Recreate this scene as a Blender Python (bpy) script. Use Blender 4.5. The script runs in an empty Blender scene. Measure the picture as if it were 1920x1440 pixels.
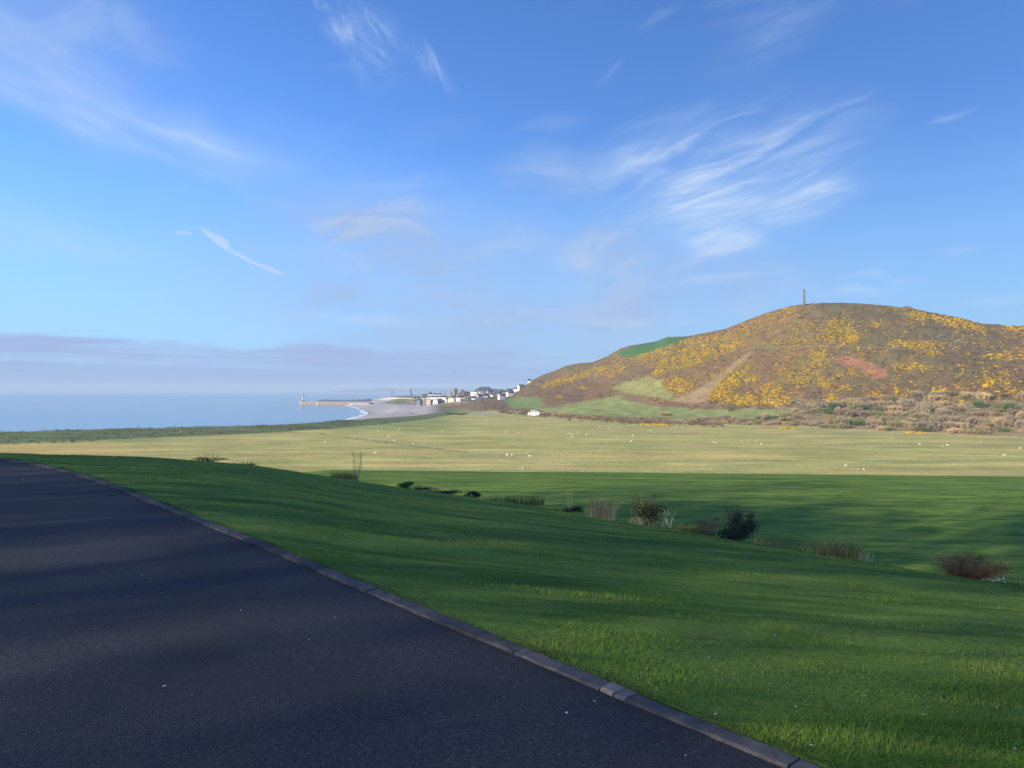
import bpy, bmesh, math, random
import numpy as np
from mathutils import Vector, Matrix
rng = np.random.default_rng(7); random.seed(7)
SC = bpy.context.scene; COL = SC.collection
F = 1443.0; EYE = 31.0; HZ = 732.0          # focal length in photo pixels, eye height above the sea, eye-level row
R = math.radians

# ------------------------------------------------------------------ camera, sun, sky, exposure
cd = bpy.data.cameras.new('camera'); cam = bpy.data.objects.new('camera', cd); COL.objects.link(cam)
cam.location = (0, 0, EYE); cam.rotation_euler = (R(90) + math.atan((HZ - 720) / F), 0, 0)
cd.sensor_width = 36; cd.lens = 36 * F / 1920; cd.clip_start = 0.1; cd.clip_end = 60000; SC.camera = cam
SUN_EL, SUN_AZ = 19.0, 240.0                 # azimuth clockwise from the view direction (+Y)
EXPOSURE = 0.7; SKY_STRENGTH = 0.066; SUN_STRENGTH = 5.0
sd = bpy.data.lights.new('sun', 'SUN'); sun = bpy.data.objects.new('sun', sd); COL.objects.link(sun)
sd.energy = SUN_STRENGTH; sd.angle = R(0.53); sd.color = (1.0, 0.86, 0.68)
sv = Vector((math.sin(R(SUN_AZ)) * math.cos(R(SUN_EL)), math.cos(R(SUN_AZ)) * math.cos(R(SUN_EL)), math.sin(R(SUN_EL))))
sun.rotation_euler = sv.to_track_quat('Z', 'Y').to_euler(); sun.location = (-40, -30, 90)
SC.view_settings.view_transform = 'Standard'; SC.view_settings.look = 'None'
SC.view_settings.exposure = EXPOSURE; SC.view_settings.gamma = 1.0; SC.view_settings.use_curve_mapping = False
SC.render.engine = 'CYCLES'
SC.cycles.use_denoising = True; SC.cycles.max_bounces = 6; SC.cycles.volume_bounces = 0
SC.cycles.diffuse_bounces = 3; SC.cycles.glossy_bounces = 2; SC.cycles.transparent_max_bounces = 16

class NT:                                    # terse node building
    def __init__(s, tree): s.t = tree; s.l = tree.links; tree.nodes.clear()
    def n(s, typ, ins=None, out=0, **kw):
        nd = s.t.nodes.new(typ)
        for k, v in kw.items(): setattr(nd, k, v)
        for k, v in (ins or {}).items():
            sk = nd.inputs[k]
            if isinstance(v, bpy.types.NodeSocket): s.l.new(v, sk)
            else: sk.default_value = v
        return nd.outputs[out]
    def m(s, op, a, b=0.0, c=0.0, clamp=False):
        return s.n('ShaderNodeMath', {0: a, 1: b, 2: c}, operation=op, use_clamp=clamp)
    def mr(s, v, a, b, c=0.0, d=1.0, typ='SMOOTHSTEP'):
        return s.n('ShaderNodeMapRange', {0: v, 1: a, 2: b, 3: c, 4: d}, interpolation_type=typ)
    def mix(s, f, a, b, mode='MIX'):
        return s.n('ShaderNodeMix', {0: f, 6: a, 7: b}, out=2, data_type='RGBA', blend_type=mode)
    dims = '3D'
    def noise(s, vec, scale, detail=4.0, rough=0.55, dist=0.0):
        return s.n('ShaderNodeTexNoise', {'Vector': vec, 'Scale': scale, 'Detail': detail, 'Roughness': rough, 'Distortion': dist}, noise_dimensions=s.dims)
    def mapping(s, vec, loc=(0, 0, 0), rot=(0, 0, 0), scale=(1, 1, 1), typ='POINT'):
        return s.n('ShaderNodeMapping', {0: vec, 1: loc, 2: rot, 3: scale}, vector_type=typ)

W = bpy.data.worlds.new('World'); SC.world = W; W.use_nodes = True
def build_sky():
    t = NT(W.node_tree); t.dims = '2D'
    W.cycles.sampling_method = 'MANUAL'; W.cycles.sample_map_resolution = 512
    d = t.n('ShaderNodeTexCoord')
    xyz = t.t.nodes.new('ShaderNodeSeparateXYZ'); t.l.new(d, xyz.inputs[0])
    az = t.m('ARCTAN2', xyz.outputs[0], xyz.outputs[1]); el = t.m('ARCSINE', xyz.outputs[2])
    ae = t.n('ShaderNodeCombineXYZ', {0: az, 1: el, 2: 0.0})
    warp = t.n('ShaderNodeTexNoise', {'Vector': ae, 'Scale': 7.0, 'Detail': 2.0}, out=1, noise_dimensions='2D')
    wv = t.n('ShaderNodeVectorMath', {0: warp, 1: (0.5, 0.5, 0.5)}, operation='SUBTRACT')
    wv = t.n('ShaderNodeVectorMath', {0: wv, 'Scale': 0.05}, operation='SCALE')
    aw = t.n('ShaderNodeVectorMath', {0: ae, 1: wv}, operation='ADD')
    wv2 = t.n('ShaderNodeVectorMath', {0: wv, 'Scale': 0.32}, operation='SCALE'); af = t.n('ShaderNodeVectorMath', {0: ae, 1: wv2}, operation='ADD')
    def pos(px, py):
        a = math.atan((px - 960) / F); return a, math.atan((HZ - py) / F * math.cos(a))
    def blob(px, py, rx, ry, ang=0.0, vec=None, core=0.0):   # soft ellipse in the sky; radii in photo pixels; ang up to the right
        a, e = pos(px, py); k = math.cos(a)
        mp = t.mapping(vec or aw, (a, e, 0), (0, 0, R(ang)), (rx / F * k, ry / F, 1), 'TEXTURE')
        ln = t.n('ShaderNodeVectorMath', {0: mp}, out=1, operation='LENGTH')
        return t.mr(ln, 1.0, core)
    def add(*xs):
        r = xs[0]
        for x in xs[1:]: r = t.m('ADD', r, x)
        return r
    def mul(a, b): return t.m('MULTIPLY', a, b)
    def mx(*xs):
        r = xs[0]
        for x in xs[1:]: r = t.m('MAXIMUM', r, x)
        return r
    # clear sky
    sky = t.n('ShaderNodeTexSky', sky_type='NISHITA', sun_disc=False, sun_elevation=R(SUN_EL), sun_rotation=R(-SUN_AZ),
              altitude=30.0, air_density=1.0, dust_density=0.6, ozone_density=2.2)
    sky = t.n('ShaderNodeVectorMath', {0: sky, 1: SKY_TINT}, operation='MULTIPLY')
    sky = t.mix(t.mr(el, 0.34, 0.05, 0.0, 0.62), sky, SKY_LOW)
    # fibrous cirrus grain, combed up to the right
    def fibre(ang, sx, sy, lo, hi, seed, dist=0.5, det=6.0):
        rt = t.mapping(af, (seed, seed * .7, 0), (0, 0, R(-ang)), (1, 1, 1)); mp = t.mapping(rt, scale=(sx, sy, 1))
        return t.mr(t.noise(mp, 1.0, det, 0.6, dist), lo, hi)
    f1 = fibre(13, 5.5, 26.0, 0.38, 0.74, 1.3, 0.7)
    f1b = fibre(12, 12, 80.0, 0.28, 0.78, 9.1, 0.6)
    f1c = fibre(19, 6.5, 34.0, 0.36, 0.76, 5.1, 0.7)
    f2 = fibre(-16, 4.0, 18.0, 0.36, 0.80, 4.2)
    f3 = mul(fibre(-40, 13.0, 24.0, 0.36, 0.80, 7.7, 0.5), fibre(-62, 16.0, 34.0, 0.2, 0.7, 3.3, 0.9))
    soft = t.mr(t.noise(t.mapping(aw, (3, 1, 0), (0, 0, 0), (5, 11, 1)), 1.0, 5.0, 0.55), 0.22, 0.60)
    cir = mul(t.m('ADD', mul(mx(blob(1235, 275, 210, 75, 16, af), mul(blob(1370, 330, 350, 170, 12, af), .85)), t.m('ADD', mul(f1c, 0.62), 0.24)),
                  mul(mx(blob(1330, 385, 190, 78, 10, af), blob(1500, 380, 140, 50, 12, af), blob(1350, 450, 120, 50, 2, af)), t.m('ADD', mul(f1, 0.66), 0.28))),
              t.m('MULTIPLY_ADD', f1b, 0.60, 0.48))
    cir2 = mul(mx(blob(1510, 213, 150, 9, 14), blob(1400, 480, 150, 22, 3), blob(1600, 556, 70, 11, 0), blob(1640, 530, 100, 9, 3),
                  blob(1790, 205, 60, 10, 14), blob(1860, 552, 90, 14, 2), mul(blob(1235, 30, 70, 14, 33), .5), mul(blob(1135, 128, 55, 12, 32), .4),
                  blob(1790, 460, 60, 11, 8), mul(blob(1460, 60, 240, 60, 24), .45)), t.m('ADD', mul(f1b, 0.45), 0.12))
    wisp = mul(mx(blob(655, 60, 46, 70, -70), blob(610, 10, 75, 26, -18), blob(790, 125, 90, 34, -25), blob(700, 90, 130, 80, -40)), f3)
    left = mul(mx(blob(130, 190, 330, 85, -17), blob(370, 268, 210, 60, -14)), t.m('ADD', mul(f2, 0.45), 0.28))
    left2 = mul(mx(blob(130, 455, 380, 60, -8), mul(blob(300, 560, 500, 90, -3), .6), mul(blob(600, 330, 500, 120, -15), .5), blob(1020, 240, 70, 20, 3), blob(80, 60, 260, 110, -8)), t.m('ADD', mul(f2, 0.25), 0.1))
    # a thin all-round veil, so the sky goes on the same way outside the frame
    veil = mul(mul(fibre(8, 3.0, 14.0, 0.5, 0.85, 13.0), fibre(-10, 1.6, 3.0, 0.45, 0.75, 21.0)), 0.35)
    # short aircraft trail
    def seg(x0, y0, x1, y1, w):
        a = math.degrees(math.atan2(y0 - y1, x1 - x0))
        return blob((x0 + x1) / 2, (y0 + y1) / 2, math.hypot(x1 - x0, y1 - y0) / 2 * 1.12, w, a, ae, 0.35)
    trail = mul(mx(seg(372, 424, 436, 474, 7.0), seg(395, 438, 434, 468, 11.0), seg(424, 466, 490, 500, 5.0), seg(470, 491, 538, 517, 5.5), mul(seg(324, 436, 362, 436, 4.5), 0.6)), 0.8)
    white = t.m('MINIMUM', add(mul(cir, 1.15), mul(cir2, 0.6), mul(wisp, 0.8), mul(left, 0.95), left2, veil, mul(trail, 0.95)), 0.8)
    c = t.mix(white, sky, CLOUD_WHITE)
    wob0 = t.noise(t.mapping(ae, (2, 9, 0), (0, 0, R(-4)), (7, 90, 1)), 1.0, 4.0, 0.6)
    # mauve-grey low cloud
    grey = mul(mx(blob(680, 425, 250, 110, -6), blob(780, 490, 330, 150, -22), blob(900, 550, 420, 120, 3), blob(1110, 500, 200, 130, 18), blob(1190, 570, 480, 100, 7),
                  blob(930, 620, 560, 95, 5), mul(blob(800, 520, 620, 190, 0), .75), blob(640, 560, 180, 60, -10), mul(blob(1040, 330, 170, 70, 0), .5), mul(blob(90, 50, 380, 170, -8), .4)), t.m('ADD', mul(soft, 0.48), 0.44))
    tex = t.mr(t.noise(t.mapping(aw, (6, 2, 0), (0, 0, R(-6)), (9, 26, 1)), 1.0, 7.0, 0.62, 0.4), 0.30, 0.70)
    c = t.mix(t.m('MINIMUM', mul(grey, t.m('MULTIPLY_ADD', tex, 0.6, 0.62)), 1.0), c, CLOUD_MAUVE)
    c = t.mix(mul(mul(grey, t.mr(tex, 0.55, 1.0)), 0.30), c, CLOUD_WHITE)
    streak = mul(mx(blob(1000, 690, 420, 22, 2, ae), blob(700, 600, 300, 16, -2, ae), blob(1180, 610, 330, 22, 6, ae), blob(1350, 520, 260, 14, 3, ae), blob(1620, 545, 220, 16, 3, ae)), t.mr(wob0, 0.4, 0.7))
    c = t.mix(mul(streak, 0.35), c, CLOUD_WHITE)
    c = t.mix(mul(blob(1085, 505, 80, 60, 10), mul(soft, 0.35)), c, CLOUD_WHITE)
    # cloud bank lying on the sea horizon
    ln = t.noise(t.mapping(ae, (0, 0, 0), (0, 0, 0), (5.5, 0.0, 1)), 1.0, 3.0, 0.5)
    top = t.m('ADD', t.m('MULTIPLY_ADD', ln, 0.05, 0.0305), t.mr(az, -0.30, -0.62, 0.0, 0.013))
    wob = t.noise(t.mapping(ae, (2, 5, 0), (0, 0, R(2)), (14, 90, 1)), 1.0, 4.0, 0.6)
    edge = t.m('SUBTRACT', top, t.m('MULTIPLY_ADD', wob, 0.012, t.m('SUBTRACT', el, 0.006)))
    bank = mul(t.mr(edge, -0.001, 0.009), t.mr(az, 0.22, -0.12, 0.25, 1.0))
    strat = t.mr(t.noise(t.mapping(ae, (1, 4, 0), (0, 0, R(1)), (6, 130, 1)), 1.0, 4.0, 0.6), 0.3, 0.7, 0.45, 0.95)
    c = t.mix(mul(bank, strat), c, CLOUD_BANK)
    ln2 = t.m('SUBTRACT', el, t.m('MULTIPLY_ADD', ln, 0.02, t.m('MULTIPLY_ADD', az, -0.018, 0.0135)))
    rim = mul(t.mr(t.m('ABSOLUTE', ln2), 0.0035, 0.0), t.mr(wob, 0.42, 0.62))
    c = t.mix(mul(mul(rim, t.mr(az, 0.25, -0.05)), 0.4), c, CLOUD_WHITE)
    low = t.mr(el, 0.040, 0.012)
    c = t.mix(mul(low, 0.7), c, CLOUD_HAZE)
    bg = t.n('ShaderNodeBackground', {'Color': c, 'Strength': SKY_STRENGTH})
    o = t.t.nodes.new('ShaderNodeOutputWorld'); t.l.new(bg, o.inputs[0])
def lin(r, g, b, k=1.0):                      # photo sRGB to linear
    f = lambda v: ((v / 255 + .055) / 1.055) ** 2.4 if v > 10 else v / 3294
    return (f(r) * k, f(g) * k, f(b) * k, 1)
KS = 1.0 / SKY_STRENGTH / 2 ** EXPOSURE
SKY_TINT = (.80, 1.29, 2.10)               # the camera's cool white balance
SKY_LOW = lin(158, 204, 250, KS)
CLOUD_WHITE = lin(205, 225, 252, KS); CLOUD_MAUVE = lin(164, 190, 232, KS)
CLOUD_BANK = lin(158, 178, 224, KS); CLOUD_HAZE = lin(130, 170, 222, KS)
build_sky()

# ------------------------------------------------------------------ helpers
def tag(o, label=None, cat=None, group=None, kind=None):
    for k, v in (('label', label), ('category', cat), ('group', group), ('kind', kind)):
        if v: o[k] = v
    return o
def empty(name, loc=(0, 0, 0), rz=0.0):
    o = bpy.data.objects.new(name, None); COL.objects.link(o); o.location = loc; o.rotation_euler = (0, 0, rz)
    o.empty_display_size = 0.2; return o
def link(name, me, parent=None, loc=(0, 0, 0), rz=0.0):
    o = bpy.data.objects.new(name, me); COL.objects.link(o); o.location = loc; o.rotation_euler = (0, 0, rz)
    if parent: o.parent = parent
    return o
def npmesh(name, V, T, mat, smooth=False, attrs=None, midx=None):
    """mesh from an (n,3) vertex array and an (m,3|4) face array"""
    V = np.asarray(V, dtype=np.float32); T = np.asarray(T, dtype=np.int32); k = T.shape[1]
    me = bpy.data.meshes.new(name)
    me.vertices.add(len(V)); me.vertices.foreach_set('co', V.ravel())
    me.loops.add(T.size); me.loops.foreach_set('vertex_index', T.ravel())
    me.polygons.add(len(T)); me.polygons.foreach_set('loop_start', np.arange(len(T), dtype=np.int32) * k)
    if smooth: me.polygons.foreach_set('use_smooth', np.ones(len(T), dtype=bool))
    if midx is not None: me.polygons.foreach_set('material_index', np.asarray(midx, dtype=np.int32))
    for an, arr in (attrs or {}).items():
        arr = np.asarray(arr, dtype=np.float32)
        if arr.ndim == 1:
            a = me.attributes.new(an, 'FLOAT', 'POINT'); a.data.foreach_set('value', arr)
        else:
            a = me.attributes.new(an, 'FLOAT_COLOR', 'POINT')
            a.data.foreach_set('color', np.hstack([arr[:, :3], np.ones((len(arr), 1), np.float32)]).ravel())
    for mt in (mat if isinstance(mat, (list, tuple)) else [mat]): me.materials.append(mt)
    me.update(calc_edges=True); me.validate(); return me
def gridfaces(nr, nc):
    i = np.arange(nr - 1)[:, None] * nc + np.arange(nc - 1)[None, :]
    return np.stack([i, i + 1, i + nc + 1, i + nc], -1).reshape(-1, 4)
def sstep(x, a, b):
    t = np.clip((np.asarray(x, float) - a) / (b - a), 0, 1); return t * t * (3 - 2 * t)
_NG = {}
def vnoise(x, y, seed=0):                      # smooth value noise, numpy
    if seed not in _NG: _NG[seed] = np.random.default_rng(seed).random((256, 256))
    g = _NG[seed]
    xi = np.floor(x).astype(int); yi = np.floor(y).astype(int); fx = x - xi; fy = y - yi
    fx = fx * fx * (3 - 2 * fx); fy = fy * fy * (3 - 2 * fy)
    a = g[xi % 256, yi % 256]; b = g[(xi + 1) % 256, yi % 256]; c = g[xi % 256, (yi + 1) % 256]; d = g[(xi + 1) % 256, (yi + 1) % 256]
    return (a * (1 - fx) + b * fx) * (1 - fy) + (c * (1 - fx) + d * fx) * fy
def fbm(x, y, seed=0, oct=4):
    s = 0; a = 0.5
    for i in range(oct): s = s + a * vnoise(x * 2 ** i, y * 2 ** i, seed + i); a *= 0.5
    return s
def inpoly(px, py, poly):
    px = np.asarray(px, float); py = np.asarray(py, float); r = np.zeros(px.shape, bool); n = len(poly)
    for i in range(n):
        x0, y0 = poly[i]; x1, y1 = poly[(i + 1) % n]
        if y0 == y1: continue
        c = ((y0 > py) != (y1 > py)) & (px < (x1 - x0) * (py - y0) / (y1 - y0) + x0); r ^= c
    return r
def at(px, py, Y): return Vector(((px - 960) / F * Y, Y, EYE + (HZ - py) / F * Y))

# ------------------------------------------------------------------ materials
MATS = {}
def base(name):
    m = bpy.data.materials.new(name); m.use_nodes = True; MATS[name] = m
    t = NT(m.node_tree); return m, t
def finish(m, t, col, rough=0.85, bump=None, bstr=0.4, bdist=0.05, spec=0.3, **kw):
    ins = {'Base Color': col, 'Roughness': rough, 'Specular IOR Level': spec}; ins.update(kw)
    if bump is not None: ins['Normal'] = t.n('ShaderNodeBump', {'Strength': bstr, 'Distance': bdist, 'Height': bump})
    b = t.n('ShaderNodeBsdfPrincipled', ins)
    o = t.t.nodes.new('ShaderNodeOutputMaterial'); t.l.new(b, o.inputs[0]); return m
def c4(c): return (c[0], c[1], c[2], 1.0)
def plain(name, a, b=None, scale=2.0, rough=0.85, bstr=0.3, bdist=0.05, coords='obj', spec=0.3, detail=5.0, rnd=0.0, stretch=(1, 1, 1)):
    """two-tone noise-mottled surface; rnd adds a per-object tone shift"""
    m, t = base(name); b = b or tuple(x * 0.7 for x in a)
    v = t.n('ShaderNodeTexCoord', out=3) if coords == 'obj' else t.n('ShaderNodeNewGeometry')
    v = t.mapping(v, scale=stretch)
    nz = t.noise(v, scale, detail, 0.6)
    col = t.mix(t.mr(nz, 0.3, 0.7), c4(a), c4(b))
    if rnd:
        r = t.n('ShaderNodeObjectInfo', out=5)
        col = t.n('ShaderNodeHueSaturation', {'Hue': t.mr(r, 0, 1, 0.5 - rnd * .1, 0.5 + rnd * .1, 'LINEAR'), 'Saturation': 1.0, 'Value': t.mr(r, 0, 1, 1 - rnd, 1 + rnd, 'LINEAR'), 'Color': col})
    return finish(m, t, col, rough, nz, bstr, bdist, spec)
def attrmat(name, attr='col', var=0.35, scale=0.3, rough=0.95, bstr=0.5, bdist=0.3, scale2=2.0, stretch=(1, 1, 1), translucent=0.0, sheen=0.0):
    """base colour from the vegetation map stored on the mesh, broken up by two sizes of noise"""
    m, t = base(name)
    v = t.mapping(t.n('ShaderNodeNewGeometry'), scale=stretch)
    a = t.n('ShaderNodeAttribute', attribute_name=attr)
    n1 = t.noise(v, scale, 5.0, 0.6); n2 = t.noise(v, scale2, 4.0, 0.65)
    k = t.m('ADD', t.mr(n1, 0.25, 0.75, 1 - var, 1 + var, 'LINEAR'), t.mr(n2, 0.25, 0.75, -var * .7, var * .7, 'LINEAR'))
    col = t.n('ShaderNodeVectorMath', {0: a, 'Scale': k}, operation='SCALE')
    return finish(m, t, col, rough, n2, bstr, bdist, 0.15, **({'Sheen Weight': sheen} if sheen else {}))

# ------------------------------------------------------------------ sea
def sea_mat():
    m, t = base('sea_water')
    v = t.n('ShaderNodeNewGeometry')
    big = t.noise(t.mapping(v, scale=(0.0012, 0.004, 1)), 1.0, 4.0, 0.55)
    col = t.mix(t.mr(big, 0.35, 0.65), (0.045, 0.165, 0.260, 1), (0.065, 0.205, 0.310, 1))
    w = t.m('ADD', t.noise(t.mapping(v, scale=(0.10, 0.22, 1)), 1.0, 5.0, 0.6), t.m('MULTIPLY', t.noise(t.mapping(v, scale=(0.02, 0.05, 1)), 1.0, 2.0), 1.5))
    return finish(m, t, col, 0.14, w, 0.22, 0.6, 0.5, IOR=1.33)
sea = link('sea', npmesh('sea', [(-20000, -1500, 0), (20000, -1500, 0), (20000, 20000, 0), (-20000, 20000, 0)], [(0, 1, 2, 3)], sea_mat()))
tag(sea, 'calm pale blue sea filling the bay beyond the shingle bank', kind='structure')

# ------------------------------------------------------------------ the flat land, shore and town ground
SHORE = np.array([(-900, -200), (-560, 180), (-395, 350), (-306, 450), (-225, 508), (-171, 548), (-155, 585), (-160, 700), (-172, 800), (-176, 894), (-192, 1017), (-213, 1118),
                  (-270, 1355), (-343, 1597), (-322, 1700), (-362, 1930), (-350, 2100), (-230, 2260), (100, 2420), (900, 2500), (2500, 2600)], float)
def shore_dist(X, Y):                           # metres inland of the waterline (negative at sea)
    X = np.asarray(X, float); Y = np.asarray(Y, float); best = np.full(X.shape, 1e9); sg = np.ones(X.shape)
    for (x0, y0), (x1, y1) in zip(SHORE[:-1], SHORE[1:]):
        dx, dy = x1 - x0, y1 - y0; L2 = dx * dx + dy * dy
        t = np.clip(((X - x0) * dx + (Y - y0) * dy) / L2, 0, 1)
        d = np.hypot(X - x0 - t * dx, Y - y0 - t * dy); s = np.sign((X - x0) * -dy + (Y - y0) * dx)   # land lies on the right going north
        k = d < best; best = np.where(k, d, best); sg = np.where(k, -s, sg)
    return best * sg
TOWN = [(700, 775, 1000), (760, 775, 950), (820, 770, 960), (720, 765, 1250), (780, 764, 1250), (700, 757, 1600), (760, 758, 1480), (715, 750, 1850), (790, 750, 1780),
        (735, 742.5, 2000), (775, 741.5, 2000), (820, 746, 1900), (852, 743, 1900), (880, 744, 1800), (800, 759, 1420), (850, 756, 1400), (900, 757, 1200), (860, 752, 1330),
        (850, 768, 1080), (900, 770, 1000), (950, 768, 1020), (950, 752, 1300), (1000, 765, 1000), (1100, 760, 1300), (880, 750, 1280), (925, 750, 1300), (660, 752, 1900),
        (819, 749, 1450), (806, 749, 1475), (832, 749, 1450), (776, 760.5, 1390), (786, 760.5, 1385), (803, 760.5, 1380), (816, 760.5, 1380), (833, 756.5, 1395), (780, 751, 1500), (794, 750, 1490), (794, 746, 1700),
        (889, 748, 1260), (904, 747.5, 1240), (886, 752, 1215), (874, 749, 1270), (870, 744, 1330), (914, 748, 1260), (919, 744, 1330), (924, 747, 1290)]
def zland(X, Y):
    X = np.asarray(X, float); Y = np.asarray(Y, float); s = shore_dist(X, Y)
    px = 960 + F * X / np.maximum(Y, 1); num = 0; den = 1e-9
    for a, b, yy in TOWN:
        w = 1.0 / ((((px - a) / 24) ** 2 + ((Y - yy) / 80) ** 2) ** 1.5 + 0.02); num = num + w * (EYE + (HZ - b) / F * yy); den = den + w
    zt = num / den; k = sstep(Y, 760, 1000) * sstep(Y, 2500, 2300)
    flat = 4.0 + 0.5 * (fbm(X / 90, Y / 90, 3) - 0.5)
    z = flat * (1 - k) + zt * k
    ridge = 4.6 * np.exp(-((s - 16) / 13) ** 2) * sstep(Y, 720, 600) * (0.86 + 0.3 * fbm(X / 14, Y / 14, 11)) + 1.6 * sstep(s, 110, 45) * sstep(Y, 800, 650)
    z = z + ridge
    up = sstep(s, -2, 14) * 0.65 + 0.35 * sstep(s, 0, 60)
    return np.where(s > -2, z * up, np.maximum(-3, 0.12 * s))

def field_colours(X, Y, px, py):
    s = shore_dist(X, Y); n = fbm(X / 35, Y / 35, 21); n2 = fbm(X / 30, Y / 9, 31)
    A = np.array; out = np.zeros(X.shape + (3,))
    olive, tan, green, rough_, shingle, russet = A((.450, .405, .120)), A((.520, .420, .140)), A((.310, .345, .100)), A((.130, .165, .055)), A((.46, .425, .385)), A((.28, .175, .095))
    def mixc(base_, c, k): return base_ * (1 - k[..., None]) + c * k[..., None]
    col = np.broadcast_to(olive, X.shape + (3,)).copy()
    col = mixc(col, tan, np.clip((n - .42) * 4.5, 0, .8))
    col = mixc(col, green, np.clip((n2 - .46) * 4.0, 0, .75))
    mott = fbm(X / 5., Y / 5., 8); col = col * (.86 + .28 * mott)[..., None]; stripe = vnoise((Y + .12 * X) / 7, X / 260, 5); st2 = fbm((Y - .05 * X) / 3.0, X / 70, 6); col = col * (0.72 + 0.18 * stripe + .50 * st2)[..., None]
    col = mixc(col, tan * A((1.06, .96, .9)), .85 * sstep(px, 330, 180) * sstep(py, 829, 836) * (py < 900))       # dry ground at the left
    col = mixc(col, tan * A((1.0, .93, .95)), .55 * np.exp(-((px - 830) / 45) ** 2 - ((py - 792) / 4.5) ** 2))
    col = mixc(col, green, .8 * np.exp(-((px - 250) / 130) ** 2 - ((py - 825 + (px - 250) * .018) / 3.5) ** 2))
    col = mixc(col, green * A((.8, .9, .8)), .7 * sstep(py, 812, 800) * sstep(px, 560, 640) * sstep(px, 900, 820) * sstep(py, 780, 790))
    # rough pasture on the inner side of the shingle bank, up to the hedge line
    hedge = np.interp(px, [0, 240, 480, 620, 720, 800, 860], [833, 823, 813, 804, 795, 786, 776])
    rg = sstep(py, hedge + .8, hedge - .8) * sstep(px, 900, 840)
    col = mixc(col, rough_ * (.8 + .5 * n2)[..., None], rg)
    col = mixc(col, A((.25, .235, .19)), rg * .6 * np.exp(-((py - np.interp(px, [380, 450, 600], [808, 800, 796])) / 1.2) ** 2) * (px < 470) * (px > 380))
    # ditch across the field
    lx = np.interp(px, [600, 613, 857, 910, 1095, 1105], [813.5, 815.5, 846.7, 854, 887, 890]); dk = np.exp(-((py - lx) / 1.1) ** 2) * (px > 600) * (px < 880)
    col = mixc(col, A((.13, .125, .05)), .4 * dk)
    # stony shore
    grassy = np.interp(px, [600, 660, 700, 760, 800, 830, 850, 880], [793, 789, 784, 781, 777, 772, 766, 762])
    sh = np.maximum(sstep(py, grassy + .6, grassy - .9) * sstep(Y, 640, 700) * sstep(px, 835, 800), sstep(s, 16, 8))
    sh = sh * (Y < 1440) + (Y >= 1440) * sstep(s, 75, 50)
    col = mixc(col, shingle * (.55 + .45 * n + .5 * fbm(X / 7., Y / 16., 18))[..., None], np.clip(sh, 0, 1))
    col = mixc(col, shingle * .55, .7 * sstep(s, 16, 3) * (Y > 650))
    # scrub and town ground
    tw = sstep(Y, 980, 1080) * (1 - np.clip(sh, 0, 1)) * sstep(px, 760, 800)
    col = mixc(col, russet * (.7 + .9 * n)[..., None], tw * .75)
    col = mixc(col, green * .7, (Y > 1440) * (1 - np.clip(sh, 0, 1)) * .75 * (n2 > .4))
    mud = sstep(py, 779.5, 777.5) * sstep(py, 774, 776) * sstep(px, 870, 890) * sstep(px, 935, 915)
    col = mixc(col, A((.36, .32, .28)), mud * .8)
    return col
def build_field():
    U = np.arange(-1.5, 1.5001, 0.0042); Y = np.exp(np.linspace(math.log(60), math.log(2450), 430))
    YY, UU = np.meshgrid(Y, U, indexing='ij'); X = UU * YY; z = zland(X, YY)
    px = 960 + F * UU; py = HZ - (z - EYE) / YY * F
    col = field_colours(X, YY, px, py)
    V = np.stack([X, YY, z], -1).reshape(-1, 3); Fc = gridfaces(len(Y), len(U))
    keep = (shore_dist(X, YY).ravel() > -60); Fc = Fc[keep[Fc].any(1)]
    m = attrmat('pasture', var=.28, scale=.045, scale2=.7, bstr=.9, bdist=.7, stretch=(.6, 1, 1), sheen=0.0)
    o = link('field', npmesh('field', V, Fc, m, True, {'col': col.reshape(-1, 3)}))
    tag(o, 'broad pale olive sheep pasture and shingle shore below the lawn', kind='structure'); return o
build_field()

# ------------------------------------------------------------------ the hill
SKY_PX = [780, 850, 900, 940, 970, 985, 1000, 1015, 1040, 1060, 1085, 1110, 1140, 1160, 1180, 1200, 1230, 1250, 1290, 1320, 1360, 1400, 1440, 1480, 1508, 1540, 1580, 1620, 1660, 1690, 1701, 1720, 1760, 1800, 1840, 1880, 1920, 2050, 2300, 2700, 3200]
SKY_PY = [765, 757, 748, 742, 734, 722, 712, 704, 695, 686, 681, 679, 667, 655, 648, 645, 640, 632, 630, 624, 617, 600, 586, 574, 570, 568, 567, 569, 572, 576, 573.5, 580, 588, 595, 606, 609, 611, 622, 650, 690, 720]
HC_PX = [780, 850, 900, 960, 1000, 1100, 1200, 1300, 1400, 1508, 1600, 1750, 1920, 2300, 2700, 3200]
HC = [  # toe, meadow, foot, face  -> (py, Y) ; skyline Y
    [(772, 1040), (770, 1080), (768, 1120), (766, 1160), 1200], [(771, 1010), (767, 1050), (763, 1100), (759, 1150), 1200], [(773, 950), (764, 1000), (757, 1060), (750, 1150), 1230],
    [(776, 890), (766, 950), (753, 1030), (744, 1130), 1240], [(778, 847), (765, 900), (745, 990), (725, 1120), 1250], [(786, 721), (770, 790), (745, 880), (715, 1000), 1150],
    [(790, 672), (770, 735), (745, 800), (700, 900), 1060], [(793, 639), (770, 690), (755, 720), (700, 810), 980], [(797, 600), (772, 650), (755, 685), (690, 770), 920],
    [(801, 565), (772, 620), (750, 660), (660, 760), 850], [(806, 526), (775, 600), (745, 650), (650, 740), 840], [(813, 481), (780, 545), (745, 600), (660, 700), 810],
    [(822, 433), (785, 490), (745, 560), (680, 660), 780], [(842, 354), (790, 420), (745, 500), (690, 620), 740], [(860, 310), (800, 380), (760, 460), (725, 600), 720], [(880, 280), (820, 350), (780, 440), (750, 580), 700]]
hu = np.array([(p - 960) / F for p in HC_PX])
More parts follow.
